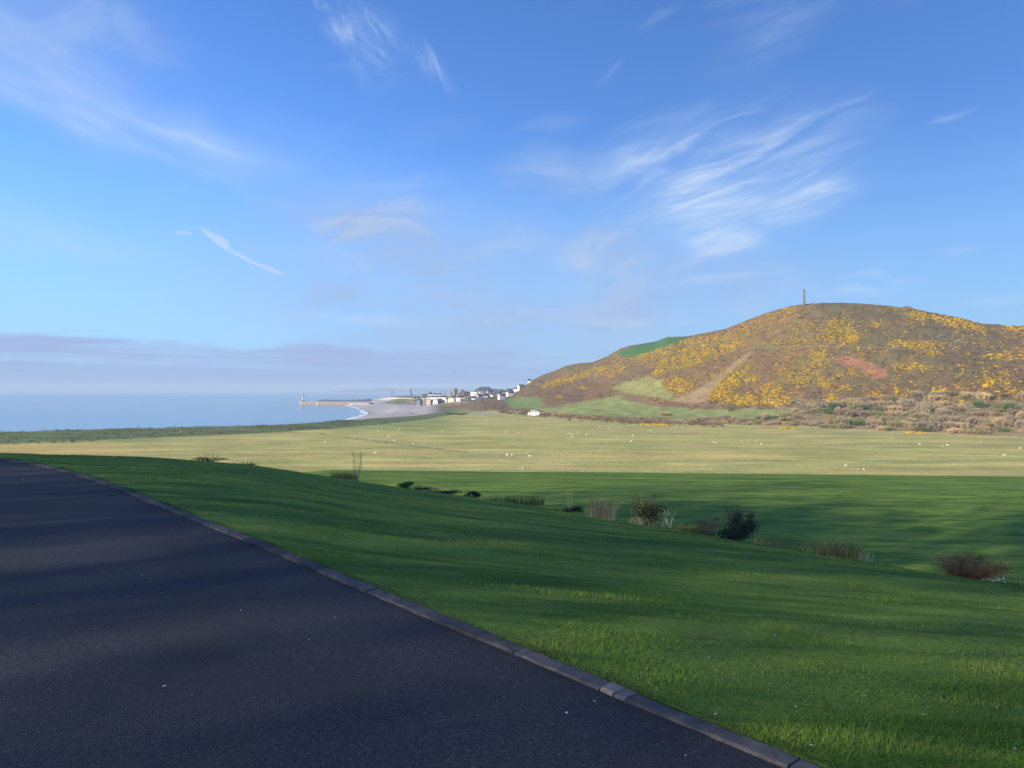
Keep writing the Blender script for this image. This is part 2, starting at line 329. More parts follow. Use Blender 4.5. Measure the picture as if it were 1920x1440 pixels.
hY = np.array([[c[0][1], c[1][1], c[2][1], c[3][1], c[4]] for c in HC], float)
hz = np.array([[EYE + (HZ - c[i][0]) / F * c[i][1] for i in range(4)] for c in HC])
def smooth_interp(x, xs, ys):                    # Catmull-Rom style (PCHIP-like) through the knots
    xs = np.asarray(xs, float); ys = np.asarray(ys, float); d = np.gradient(ys, xs)
    i = np.clip(np.searchsorted(xs, x) - 1, 0, len(xs) - 2); h = xs[i + 1] - xs[i]; t = np.clip((x - xs[i]) / h, 0, 1)
    return (2 * t**3 - 3 * t**2 + 1) * ys[i] + (t**3 - 2 * t**2 + t) * h * d[i] + (-2 * t**3 + 3 * t**2) * ys[i + 1] + (t**3 - t**2) * h * d[i + 1]
HILL_T = np.concatenate([np.linspace(0, 1, 190), np.array([1.02, 1.05, 1.1, 1.2, 1.35, 1.6, 2.0])])
def hill_grid(U):
    px = 960 + F * U; K = [smooth_interp(U, hu, hY[:, i]) for i in range(5)]; Zk = [smooth_interp(U, hu, hz[:, i]) for i in range(4)]
    zs = EYE + (HZ - np.interp(px, SKY_PX, SKY_PY)) / F * K[4]; Zk.append(zs)
    tk = np.array([0, .14, .3, .62, 1.0]); n = len(U); Yg = np.zeros((len(HILL_T), n)); Zg = np.zeros_like(Yg)
    for j in range(n):
        yk = np.array([k[j] for k in K]); zk = np.array([k[j] for k in Zk])
        tt = np.clip(HILL_T, 0, 1); Yg[:, j] = smooth_interp(tt, tk, yk)
        # slope at the crest eased so that the skyline is rounded
        d = np.gradient(zk, tk); d[-1] = 0.75 * (zk[-1] - zk[-2]) / (tk[-1] - tk[-2])
        i = np.clip(np.searchsorted(tk, tt) - 1, 0, 3); h = tk[i + 1] - tk[i]; q = (tt - tk[i]) / h
        Zg[:, j] = (2*q**3-3*q**2+1)*zk[i] + (q**3-2*q**2+q)*h*d[i] + (-2*q**3+3*q**2)*zk[i+1] + (q**3-q**2)*h*d[i+1]
        b = HILL_T > 1; e = HILL_T[b] - 1; Yg[b, j] = yk[4] + e * 420; Zg[b, j] = zk[4] - 1.5 * e * 10 - (zk[4] + 3) * sstep(e, .04, 1.0)
    Zg[0] = np.minimum(Zg[0], 4) - 2.5
    return Yg, Zg
HU = np.arange((790 - 960) / F, (3100 - 960) / F, 0.0019)
HY, HZg = hill_grid(HU); HX = HU[None, :] * HY
_inner = (HILL_T > .02)[:, None] & (HILL_T <= 1)[:, None]
HZg = HZg + _inner * (4.2 * (fbm(HX / 38, HY / 60, 41) - .5) + 2.2 * (fbm(HX / 11, HY / 14, 47) - .5)) * sstep(HILL_T, .02, .12)[:, None] * (1 - .75 * sstep(HILL_T, .94, 1.0)[:, None])
HPX = 960 + F * HX / HY; HPY = HZ - (HZg - EYE) / HY * F
G_BAND = [  # gorse in bloom: centre, half-length, half-width (photo px on the hillside), tilt up to the right, density
    (1286, 652, 110, 15, 10, .62), (1294, 672, 62, 15, 12, .85), (1368, 649, 24, 10, 12, .8), (1234, 698, 14, 6, 25, 1), (1266, 724, 34, 17, 12, .8), (1360, 717, 46, 17, 27, .95), (1342, 737, 26, 10, 0, .9), (1400, 750, 62, 9, -5, .6),
    (1407, 712, 15, 8, 0, .7), (1446, 731, 24, 13, 10, .6), (1508, 705, 34, 17, -10, .5), (1388, 755, 10, 6, 0, .8), (1460, 748, 20, 9, 0, .4), (1057, 713, 40, 7, 17, .65), (1115, 697, 36, 7, 14, .7), (1166, 692, 12, 6, 20, .8), (1150, 700, 20, 6, 14, .3), (1235, 699, 14, 6, 24, .9), (1093, 727, 7, 3, 0, .7), (1050, 745, 6, 3, 0, .6),
    (1400, 620, 60, 12, 18, .30), (1450, 595, 50, 9, 20, .25), (1576, 622, 26, 22, -5, .62), (1590, 634, 22, 10, 0, .9), (1528, 638, 18, 7, 0, .5), (1500, 640, 60, 6, 3, .3), (1643, 609, 9, 6, 0, .7), (1723, 592, 22, 8, -8, .6), (1795, 606, 54, 9, -13, .6), (1712, 645, 52, 7, 0, .6), (1744, 663, 20, 6, 0, .35), (1710, 688, 40, 8, 0, .45),
    (1537, 678, 20, 24, 0, .5), (1548, 719, 16, 7, -10, 1), (1588, 701, 28, 8, 0, .4), (1588, 727, 11, 5, 0, .5), (1642, 740, 11, 5, 0, 1), (1555, 746, 12, 6, 15, .9), (1682, 735, 4, 8, 0, .9), (1712, 738, 17, 6, 10, .75), (1762, 732, 13, 6, -10, 1), (1852, 718, 12, 8, 20, .95), (1905, 734, 8, 5, 0, .8), (1868, 669, 18, 6, 0, .55), (1905, 615, 22, 5, 0, .5),
    (1568, 608, 16, 8, 0, .6), (1495, 655, 40, 5, 0, .2), (1520, 615, 40, 12, 0, .2), (1390, 690, 20, 8, 30, .3), (1210, 667, 24, 7, 15, .7), (1330, 640, 60, 9, 12, .5), (1480, 690, 30, 20, 0, .2), (1620, 660, 40, 8, 0, .15), (2000, 660, 80, 20, 0, .5), (2120, 690, 90, 22, 0, .4)]
def gorse_density(px, py):
    d = np.zeros_like(px)
    for cx, cy, a, b, ang, k in G_BAND:
        c, s = math.cos(R(ang)), math.sin(R(ang)); dx = px - cx; dy = cy - py
        r = np.sqrt(((dx * c + dy * s) / a) ** 2 + ((-dx * s + dy * c) / b) ** 2); d = np.maximum(d, k * sstep(r, 1.5, .5))
    return d
P_TAN = [(1417, 656), (1395, 667), (1365, 690), (1325, 720), (1285, 740), (1255, 752), (1300, 762), (1325, 752), (1330, 738), (1345, 720), (1370, 697), (1405, 668)]
P_BRACKEN = [(1562, 668), (1600, 667), (1625, 680), (1665, 695), (1660, 707), (1630, 710), (1615, 692), (1580, 684)]
P_MEADOW = [(1148, 729), (1172, 717), (1215, 706), (1238, 712), (1245, 727), (1266, 742), (1255, 751), (1200, 742)]
P_GREEN1 = [(944, 752), (958, 745), (1003, 745), (1020, 755), (1012, 767), (962, 766)]
P_GREEN2 = [(1005, 768), (1040, 763), (1100, 753), (1160, 741), (1205, 751), (1250, 760), (1310, 766), (1450, 768), (1490, 772), (1430, 784), (1330, 788), (1230, 784), (1150, 781), (1050, 777)]
P_TOPGREEN = [(1157, 664), (1185, 648), (1248, 634), (1300, 630), (1272, 641), (1192, 668), (1166, 670)]
def hill_colours(px, py):
    A = np.array; wx = px + 10 * (fbm(px / 16, py / 8, 61) - .5); wy = py + 6 * (fbm(px / 16, py / 8, 67) - .5)
    n = fbm(px / 34, py / 15, 71); n2 = fbm(px / 9, py / 5, 73)
    heath, olive, purple = A((.190, .120, .048)), A((.160, .132, .042)), A((.150, .090, .058))
    def mx(c, d, k): return c * (1 - k[..., None]) + d * k[..., None]
    col = np.broadcast_to(heath, px.shape + (3,)).copy()
    col = mx(col, olive, np.clip((n - .40) * 4, 0, 1)); col = mx(col, purple, np.clip((n2 - .50) * 4, 0, .8))
    col = mx(col, A((.125, .110, .05)), .5 * sstep(px, 1480, 1560) * sstep(px, 1900, 1780) * sstep(py, 740, 700))
    col = mx(col, A((.18, .12, .06)), .35 * sstep(py, 742, 760))
    col = mx(col, A((.155, .15, .05)), .55 * sstep(gorse_density(px, py), .2, .7))
    foot = sstep(py, 738, 760) * sstep(px, 1330, 1480); col = mx(col, A((.30, .240, .120)), foot * .8)
    strip = sstep(py, 772, 780) * sstep(px, 1480, 1380); col = mx(col, A((.24, .165, .085)), strip * .8)
    col = mx(col, A((.20, .15, .085)), .6 * sstep(px, 985, 940) )
    for poly, c, k in ((P_TAN, (.31, .215, .110), 1.05), (P_BRACKEN, (.31, .14, .075), .95), (P_MEADOW, (.26, .265, .085), .95), (P_GREEN1, (.135, .20, .06), 1), (P_GREEN2, (.23, .275, .08), 1), (P_TOPGREEN, (.055, .145, .035), 1)):
        j = .5 if poly in (P_GREEN1, P_GREEN2, P_TOPGREEN) else 1
        hard = poly in (P_GREEN1, P_TOPGREEN); e = .8 if hard else 3.0
        ins = sum(inpoly(px + (wx - px) * j + ox * e * 1.6, py + (wy - py) * j + oy * e, poly).astype(float) for ox, oy in ((0, 0), (1, .3), (-1, -.3), (.4, -1), (-.4, 1))) / 5
        col = mx(col, A(c), ins * k * (1 if hard else .62 + .55 * np.clip(n2 * 1.2, 0, .7)))
    band = inpoly(wx, wy, [(1180, 742), (1250, 752), (1330, 757), (1330, 767), (1240, 763), (1160, 747)]); col = mx(col, A((.21, .13, .065)), band * .85)
    path = np.interp(px, [1340, 1380, 1420, 1540, 1680, 1760, 1800], [668, 658, 652.5, 648.5, 653.5, 657, 660])
    col = mx(col, A((.25, .19, .12)), .6 * np.exp(-((py - path) / .9) ** 2) * sstep(px, 1335, 1370) * sstep(px, 1800, 1730) * (.4 + n))
    col = mx(col, A((.09, .08, .05)), .5 * np.exp(-((py - path - 2.5) / 1.4) ** 2) * (px > 1290) * (px < 1790))
    for x0, y0, x1, y1 in ((1715, 760, 1800, 756), (1800, 757, 1850, 750), (1880, 752, 1925, 757), (1432, 781, 1490, 776), (990, 775, 1060, 772), (1250, 786, 1330, 791)):
        t = np.clip((px - x0) / (x1 - x0), 0, 1); d = np.abs(py - (y0 + t * (y1 - y0))); col = mx(col, A((.40, .31, .20)), .8 * np.exp(-(d / 1.3) ** 2) * (px > x0) * (px < x1))
    return col
def build_hill():
    col = hill_colours(HPX, HPY)
    V = np.stack([HX, HY, HZg], -1).reshape(-1, 3)
    m = attrmat('hill_heath', var=.30, scale=.09, scale2=.45, bstr=.9, bdist=1.2)
    o = link('hill', npmesh('hill', V, gridfaces(*HX.shape), m, True, {'col': col.reshape(-1, 3)}))
    tag(o, 'gorse-covered heath hill rising at the right to the monument', kind='structure')
build_hill()
_hmask = (HILL_T <= 1.0)
def hill_points(n, dens, rmin=0.0, pxr=(900, 2250), seed=1):
    """random points on the visible hillside, kept with probability dens(px, py); returns X,Y,Z,px,py"""
    g = np.random.default_rng(seed); nr, nc = int(_hmask.sum()), HX.shape[1]
    r = g.random(n) * (nr - 2); c = g.random(n) * (nc - 2); ri = r.astype(int); ci = c.astype(int); fr = r - ri; fc = c - ci
    def bl(A): return (A[ri, ci] * (1 - fc) + A[ri, ci + 1] * fc) * (1 - fr) + (A[ri + 1, ci] * (1 - fc) + A[ri + 1, ci + 1] * fc) * fr
    X, Y, Z, px, py = (bl(A) for A in (HX, HY, HZg, HPX, HPY))
    k = (g.random(n) < dens(px, py)) & (px > pxr[0]) & (px < pxr[1]) & (Z > 4.0); return X[k], Y[k], Z[k], px[k], py[k]
def zhill(X, Y):
    """height of the hill mesh above a plan point"""
    u = X / Y; j = int(np.clip((u - HU[0]) / (HU[1] - HU[0]), 0, len(HU) - 1)); yy = HY[:, j]
    if Y < yy[0] or u < HU[0] or u > HU[-1]: return -9.0
    return float(np.interp(Y, yy, HZg[:, j]))
def zground(X, Y): return max(float(zland(np.array([X]), np.array([Y]))[0]), zhill(X, Y))

# ------------------------------------------------------------------ far land across the bay
def ridge_land(name, label, pts, Y, depth, mat, seed):
    """a long low hill mass: skyline from photo points at distance Y, falling to the sea on both sides"""
    px = np.linspace(pts[0][0], pts[-1][0], 160); top = EYE + (HZ - np.interp(px, [p[0] for p in pts], [p[1] for p in pts])) / F * Y
    top = np.maximum(top, -2) + (fbm(px / 14, px * 0, seed) - .5) * 4 * (Y / 15000) * (top > 3); rows = np.linspace(-1, 1, 15); X, YY, Z = [], [], []
    for r in rows:
        y = Y + r * depth; X.append((px - 960) / F * Y * (y / Y) ** .3); YY.append(np.full(len(px), y)); Z.append((top + 3) * (1 - abs(r) ** 1.7) - 3 + (fbm(px / 9, np.full(len(px), r * 3), seed + 3) - .5) * top * .15 * (abs(r) < .95) * (abs(r) > .01))
    V = np.stack([np.array(X), np.array(YY), np.array(Z)], -1).reshape(-1, 3)
    o = link(name, npmesh(name, V, gridfaces(len(rows), len(px)), mat, True)); return tag(o, label, kind='structure')
farm = plain('far_moor', (.030, .045, .045), (.050, .060, .050), .002, coords='pos', bstr=0)
ridge_land('far_hills', 'faint blue mountains across the bay behind the town', [(585, 738), (625, 734.5), (645, 731), (665, 728.5), (690, 729.5), (715, 727.5), (740, 728.5), (760, 730.5), (790, 728), (830, 728.5), (880, 730), (960, 733), (1020, 738)], 15500, 1500, farm, 5)
ridge_land('far_hills', 'very faint low coast on the horizon left of the lighthouse', [(440, 737), (470, 734.5), (510, 733.5), (545, 734), (570, 735), (590, 737)], 18500, 800, farm, 8)
wood = plain('far_wood', (.035, .050, .035), (.060, .070, .040), .03, coords='pos', bstr=.8, bdist=4)
ridge_land('wooded_headland', 'dark wooded headland behind the white houses of the town', [(868, 750), (884, 737), (893, 729), (901, 725.5), (916, 725), (922, 729), (930, 729.5), (944, 730), (953, 735), (985, 745)], 2620, 160, wood, 15)
reef = plain('wet_rock', (.05, .05, .05), (.09, .08, .07), .2, coords='pos')
ridge_land('reef', 'dark line of low rocks in the sea beyond the jetty', [(592, 752.5), (600, 749.5), (612, 749), (640, 750), (680, 749.2), (694, 748), (700, 751)], 2300, 14, reef, 25)

# ------------------------------------------------------------------ lawn, drive, kerb
KERB = np.array([(9.0, -6.35), (5.2, -1.69), (1.052, 3.395), (.573, 3.974), (-.328, 5.085), (-1.08, 5.997), (-2.732, 8.045), (-4.552, 10.216), (-6.44, 12.5), (-8.78, 15.1), (-11.5, 17.55), (-15.2, 20.0), (-20, 22.3), (-28, 24.6), (-40, 26.6), (-60, 28.5)], float)
def resample(P, step):
    d = np.r_[0, np.cumsum(np.hypot(*np.diff(P, axis=0).T))]; s = np.arange(0, d[-1], .05)
    Q = np.stack([smooth_interp(s, d, P[:, 0]), smooth_interp(s, d, P[:, 1])], -1)
    d = np.r_[0, np.cumsum(np.hypot(*np.diff(Q, axis=0).T))]; s = np.arange(0, d[-1], step)
    return np.stack([np.interp(s, d, Q[:, 0]), np.interp(s, d, Q[:, 1])], -1)
KQ = resample(KERB, .1); ZD = 29.40
_kt = np.gradient(KQ, axis=0); _kt /= np.linalg.norm(_kt, axis=1)[:, None]; _kn = np.stack([_kt[:, 1], -_kt[:, 0]], -1)   # points to the lawn
KO = KQ + _kn * 0.113
_kk = KO[:, 1] > .25; _ku = (KO[:, 0] / KO[:, 1])[_kk]; _ky = KO[:, 1][_kk]; _o = np.argsort(_ku); _ku, _ky = _ku[_o], _ky[_o]
BROW = [(-2200, 845, 52), (-1300, 846, 40), (-600, 846, 32), (-200, 847, 27), (0, 851, 25), (150, 854, 26), (300, 858, 27.5), (400, 866, 29.5), (500, 876, 32), (600, 891, 35.5), (684, 905, 36.5), (760, 916, 36), (886, 935, 33), (960, 946, 31), (1060, 961, 29), (1160, 979, 26.5), (1260, 992, 24.5), (1380, 1012, 22), (1520, 1034, 19.5), (1640, 1056, 17.5), (1760, 1077, 15.5), (1900, 1101, 14), (2100, 1135, 12), (2600, 1205, 9.5), (5300, 1700, 4.5)]
LOW = [(-2200, 900, 80), (0, 897, 80), (500, 893, 78), (620, 880.5, 78), (800, 883, 78), (1060, 885, 78), (1480, 889, 78), (1920, 893, 78), (2400, 898, 76), (5300, 1000, 60)]
def lawn_z(u, Y):
    px = 960 + F * u; bp = [b[0] for b in BROW]; s1 = (smooth_interp(px, bp, [b[1] for b in BROW]) - HZ) / F; Y1 = smooth_interp(px, bp, [b[2] for b in BROW])
    lp = [b[0] for b in LOW]; s2 = (np.interp(px, lp, [b[1] for b in LOW]) - HZ) / F; Y2 = np.interp(px, lp, [b[2] for b in LOW])
    yk = np.interp(u, _ku, _ky); k = (EYE - s1 * yk - (ZD + .012)) / np.maximum(Y1 - yk, 1) ** 2
    up = EYE - s1 * Y - np.where(Y < Y1, k, .022) * (Y - Y1) ** 2
    lo = EYE - s2 * Y - np.where(Y < Y2, .0019, .0045) * (Y - Y2) ** 2
    h = .9; mxd = 0.5 * (up + lo + np.sqrt((up - lo) ** 2 + h * h)) - .5 * h * sstep(np.abs(up - lo), 6, 0) * 0
    z = np.where(Y < Y1, up, np.maximum(mxd - .5 * (np.sqrt((up - lo) ** 2 + h * h) - np.abs(up - lo)) * sstep(Y, Y1 + 6, Y1), -5))
    X = u * Y; w = sstep(Y - yk, .3, 3)
    return z + w * (.22 * (fbm(X / 9., Y / 2.3, 81) - .5) + .05 * (fbm(X / .9, Y / .9, 83) - .5)) * (.35 + .65 * sstep(Y, 60, 30)) * sstep(Y, 120, 85)
def lawn_at(px, Y): u = (px - 960) / F; return Vector((u * Y, Y, float(lawn_z(np.array([u]), np.array([Y]))[0])))
def brow_at(px, dy=0.0): return lawn_at(px, float(smooth_interp(np.array([px]), [b[0] for b in BROW], [b[2] for b in BROW])[0]) + dy)
def lawn_mat():
    m, t = base('mown_lawn'); v = t.n('ShaderNodeNewGeometry')
    a = t.m('ADD', t.m('MULTIPLY', t.noise(t.mapping(v, rot=(0, 0, R(4)), scale=(.12, .8, 1)), 1.0, 3.0, .6), .5), t.m('MULTIPLY', t.noise(t.mapping(v, (3, 8, 0), (0, 0, R(-3)), scale=(.45, 2.9, 1)), 1.0, 5.0, .65), .5)); b = t.noise(v, 1.1, 5.0, .6); c = t.noise(t.mapping(v, scale=(22, 22, 1)), 1.0, 5.0, .7); d = t.noise(t.mapping(v, (7, 3, 0)), .55, 3.0, .5)
    col = t.mix(t.mr(a, .39, .61), (.060, .140, .018, 1), (.210, .305, .044, 1))  # streaks of grazing light painted into the turf colour, together with mown stripes
    col = t.mix(t.m('MULTIPLY', t.mr(b, .45, .75), .55), col, (.080, .170, .030, 1))
    col = t.mix(t.m('MULTIPLY', t.mr(d, .58, .74), .55), col, (.20, .195, .055, 1))
    k = t.mr(c, .3, .7, .6, 1.3, 'LINEAR'); col = t.n('ShaderNodeVectorMath', {0: col, 'Scale': k}, operation='SCALE')
    return finish(m, t, col, .9, t.m('ADD', c, t.m('MULTIPLY', b, 2.0)), .8, .06, .15)
def build_lawn():
    U = np.concatenate([np.arange(-1.9, -.8, .02), np.arange(-.8, .9, .0055), np.arange(.9, 3.0, .03)])
    yk = np.interp(U, _ku, _ky); tt = np.linspace(0, 1, 260) ** 1.0
    Yg = yk[None, :] * (165 / yk[None, :]) ** tt[:, None]; Ug = np.broadcast_to(U, Yg.shape); Z = lawn_z(Ug, Yg)
    V = np.stack([Ug * Yg, Yg, Z], -1).reshape(-1, 3)
    o = link('lawn', npmesh('lawn', V, gridfaces(*Yg.shape), lawn_mat(), True)); tag(o, 'mown green lawn sloping from the drive down to a lower level', kind='structure')
build_lawn()
def tarmac_mat():
    m, t = base('tarmac'); v = t.n('ShaderNodeNewGeometry')
    vo = t.n('ShaderNodeTexVoronoi', {'Vector': v, 'Scale': 95.0, 'Randomness': 1.0}, out=1); vd = t.n('ShaderNodeTexVoronoi', {'Vector': v, 'Scale': 95.0})
    big = t.noise(v, .5, 4.0, .55); mid = t.noise(v, 3.5, 5.0, .6); g = t.n('ShaderNodeSeparateColor', {0: vo})
    col = t.mix(t.mr(g, 0, 1, typ='LINEAR'), (.019, .020, .024, 1), (.054, .055, .060, 1))
    col = t.mix(t.m('MULTIPLY', t.mr(g, .965, .99), .35), col, (.17, .17, .17, 1))
    col = t.mix(t.m('MULTIPLY', t.mr(big, .38, .62), .6), col, (.020, .021, .026, 1)); col = t.mix(t.m('MULTIPLY', t.mr(mid, .5, .8), .35), col, (.055, .049, .050, 1))
    h = t.m('ADD', t.mr(vd, 0, .6, 1, 0), t.m('MULTIPLY', mid, 1.5))
    return finish(m, t, col, .88, h, .8, .006, .25)
def build_drive():
    bm = bmesh.new(); P = [(x, y) for x, y in (KQ + _kn * .02)[::4]] + [(-60, 27), (-60, -25), (22, -25)]
    P = [p for i, p in enumerate(P)]; f = bm.faces.new([bm.verts.new((x, y, ZD)) for x, y in P]); bmesh.ops.triangulate(bm, faces=[f]); bmesh.ops.recalc_face_normals(bm, faces=bm.faces)
    me = bpy.data.meshes.new('drive'); bm.to_mesh(me); bm.free(); me.materials.append(tarmac_mat())
    if me.polygons[0].normal.z < 0: me.flip_normals()
    tag(link('drive', me), 'dark tarmac drive curving away to the left', kind='structure')
build_drive()
def kerb_mat(name, a, b):
    m, t = base(name); v = t.n('ShaderNodeNewGeometry'); n1 = t.noise(v, 7.0, 6.0, .65); n2 = t.noise(v, 70.0, 3.0, .6); r = t.n('ShaderNodeObjectInfo', out=5)
    col = t.mix(t.mr(n1, .3, .7), a, b); col = t.mix(t.m('MULTIPLY', t.mr(n2, .62, .74), .5), col, (.30, .30, .27, 1))
    col = t.n('ShaderNodeVectorMath', {0: col, 'Scale': t.mr(r, 0, 1, .75, 1.25, 'LINEAR')}, operation='SCALE')
    return finish(m, t, col, .9, t.m('ADD', n1, t.m('MULTIPLY', n2, .4)), .6, .012, .25)
def build_kerb():
    root = tag(empty('kerb', (0, 0, ZD)), 'weathered grey concrete kerb between the drive and the lawn', kind='structure')
    stone = kerb_mat('kerb_concrete', (.045, .045, .053, 1), (.100, .094, .090, 1)); pale = kerb_mat('pale_concrete', (.15, .148, .14, 1), (.20, .19, .18, 1))
    d = np.r_[0, np.cumsum(np.hypot(*np.diff(KQ, axis=0).T))]
    def P(s): return Vector((float(np.interp(s, d, KQ[:, 0])), float(np.interp(s, d, KQ[:, 1])), 0))
    s_crack = float(d[np.argmin(np.hypot(KQ[:, 0] - .573, KQ[:, 1] - 3.974))]); s = (s_crack % .914) - .914 + .02; pieces = []
    while s < d[-1] - 1:
        if s < 0: s += .914; continue
        if abs(s - s_crack) < .3: pieces += [(s, .075, pale), (s + .083, .095, pale), (s + .186, .72, stone)]
        else: pieces.append((s, .906, stone))
        s += .914
    g = random.Random(3)
    for s0, L, mt in pieces:
        a, b = P(s0), P(s0 + L); ang = math.atan2(b.y - a.y, b.x - a.x); ln = (b - a).length
        nx = max(2, int(ln / .09)); ny = 5; prof = [(0.0, -.12), (0.003, .009), (.011, .017), (.100, .020), (.111, .014), (.112, -.12)]
        V = []; Fc = []
        for i in range(nx + 1):
            x = ln * i / nx
            for k, (yy, zz) in enumerate(prof):
                j = 0 if k in (0, 5) else 1; V.append((x, -yy + j * g.gauss(0, .0035), zz + j * min(.003, g.gauss(-.001, .003))))
        m_ = len(prof)
        for i in range(nx):
            for k in range(m_ - 1): q = i * m_ + k; Fc.append((q, q + 1, q + m_ + 1, q + m_))
        bm = bmesh.new(); vs = [bm.verts.new(v) for v in V]
        for f in Fc: bm.faces.new([vs[i] for i in f])
        bm.faces.new([vs[k] for k in range(m_)]); bm.faces.new([vs[nx * m_ + k] for k in reversed(range(m_))]); bmesh.ops.recalc_face_normals(bm, faces=bm.faces)
        me = bpy.data.meshes.new('kerb_stone'); bm.to_mesh(me); bm.free(); me.materials.append(mt)
        o = link('kerb_stone', me, root, (a.x, a.y, g.uniform(-.004, .004)), ang + g.uniform(-.004, .004))
        if mt is pale: o['label'] = 'paler cracked end of a kerb stone'
build_kerb()

# ------------------------------------------------------------------ plants on the hill
def tri_clumps(X, Y, Z, size, n, flat=.7, seed=0, lift=.25):
    """n small upright-ish triangles scattered through a low dome of each clump; returns V, T, owner index"""
    g = np.random.default_rng(seed); N = len(X); own = np.repeat(np.arange(N), n); M = len(own); s = np.asarray(size)[own]
    th = g.random(M) * 2 * np.pi; r = np.sqrt(g.random(M)); h = np.sqrt(np.maximum(0, 1 - r * r)) * (.35 + .65 * g.random(M))
    c = np.stack([X[own] + np.cos(th) * r * s, Y[own] + np.sin(th) * r * s, Z[own] + h * s * flat + lift * s * .2], -1)
    d1 = g.normal(size=(M, 3)); d1 /= np.linalg.norm(d1, axis=1)[:, None]; d2 = g.normal(size=(M, 3)); d2 /= np.linalg.norm(d2, axis=1)[:, None]
    q = (s * .42)[:, None]; V = np.stack([c + d1 * q, c + d2 * q, c - (d1 + d2) * q * .6], 1).reshape(-1, 3)
    return V, np.arange(M * 3).reshape(-1, 3), np.repeat(own, 3)
leafmat = attrmat('scrub_leaf', var=.25, scale=.5, scale2=3.0, bstr=0)
def stuff_clumps(name, label, pts, size, n, colour, seed, flat=.7):
    X, Y, Z, px, py = pts; V, T, own = tri_clumps(X, Y, Z, size, n, flat, seed)
    g = np.random.default_rng(seed + 5); cl = colour(len(X), g)[own] * (.75 + .5 * g.random(len(own) // 3).repeat(3))[:, None]
    tag(link(name, npmesh(name, V, T, leafmat, False, {'col': cl})), label, kind='stuff')
def gd(px, py):
    patch = sstep(fbm(px / 4.5, py / 3.0, 91), .34, .54); d = gorse_density(px, py)
    sparse = .10 * sstep(py, 770, 740) * sstep(px, 1180, 1300) * (fbm(px / 30, py / 16, 93) > .48)
    return np.where(inpoly(px, py, P_TAN) | inpoly(px, py, P_MEADOW) | inpoly(px, py, P_GREEN2) | inpoly(px, py, P_TOPGREEN), 0, np.clip(d * (.12 + .9 * patch) + sparse * patch, 0, 1))
pts = hill_points(700000, lambda px, py: gd(px, py) * .95, seed=2)
sz = .7 + 1.0 * rng.random(len(pts[0])) ** 2; print('gorse', len(sz))
def yellow(n, g): return np.array((.76, .465, .008)) * (.65 + .5 * g.random((n, 1))) * np.where(g.random((n, 1)) < .26, np.array([[.30, .46, 1.6]]), 1.0)
stuff_clumps('gorse', 'bright yellow flowering gorse spread over the hillside', pts, sz * .80, 8, yellow, 3)
def not_grass(px, py):
    bad = inpoly(px, py, P_TAN) | inpoly(px, py, P_MEADOW) | inpoly(px, py, P_GREEN1) | inpoly(px, py, P_GREEN2) | inpoly(px, py, P_TOPGREEN)
    path = np.interp(px, [1340, 1380, 1420, 1540, 1680, 1760, 1800], [668, 658, 652.5, 648.5, 653.5, 657, 660]); bad |= (np.abs(py - path) < 1.5) & (px > 1340)
    return ~bad
def heath_col(n, g):
    k = g.random((n, 1)); c = np.where(k < .35, np.array([[.140, .092, .050]]), np.where(k < .60, np.array([[.105, .098, .038]]), np.where(k < .82, np.array([[.145, .092, .068]]), np.array([[.23, .145, .065]]))))
    return c * (.6 + .7 * g.random((n, 1)))
pts = hill_points(52000, lambda px, py: not_grass(px, py) * (.25 + .55 * (fbm(px / 20, py / 10, 95) > .45)) * sstep(py, 795, 780), seed=4)
stuff_clumps('heather', 'brown and olive heather and bracken covering the hill', pts, .5 + 1.3 * rng.random(len(pts[0])) ** 2, 9, heath_col, 6, .75)
# gorse strips along the far edge of the pasture
def strip_pts(segs, n, seed):
    g = np.random.default_rng(seed); out = []
    for x0, y0, x1, y1, w, k in segs:
        m = int(n * k); t = g.random(m); px = x0 + t * (x1 - x0); py = y0 + t * (y1 - y0) + g.normal(size=m) * w
        Y = 38000 / (py - HZ)
        for _ in range(6):
            X = (px - 960) / F * Y; z = np.maximum(zland(X, Y), [zhill(p, q) for p, q in zip(X, Y)]); Y = .5 * Y + .5 * np.clip((EYE - z) * F / (py - HZ), 380, 1100)
        X = (px - 960) / F * Y; z = np.maximum(zland(X, Y), [zhill(p, q) for p, q in zip(X, Y)]); out.append(np.array([X, Y, z, px, py]))
    return np.concatenate(out, 1)
pts = strip_pts([(988, 776, 1118, 784, .8, .4), (1200, 796, 1252, 797, .8, .35), (1462, 803, 1490, 804, .7, .2), (1700, 811, 1740, 812.5, .8, .1), (1130, 788, 1190, 792, .6, .08)], 420, 8)
stuff_clumps('gorse', 'low strips of yellow gorse along the far edge of the pasture', pts, .5 + .6 * rng.random(pts.shape[1]), 14, yellow, 9)

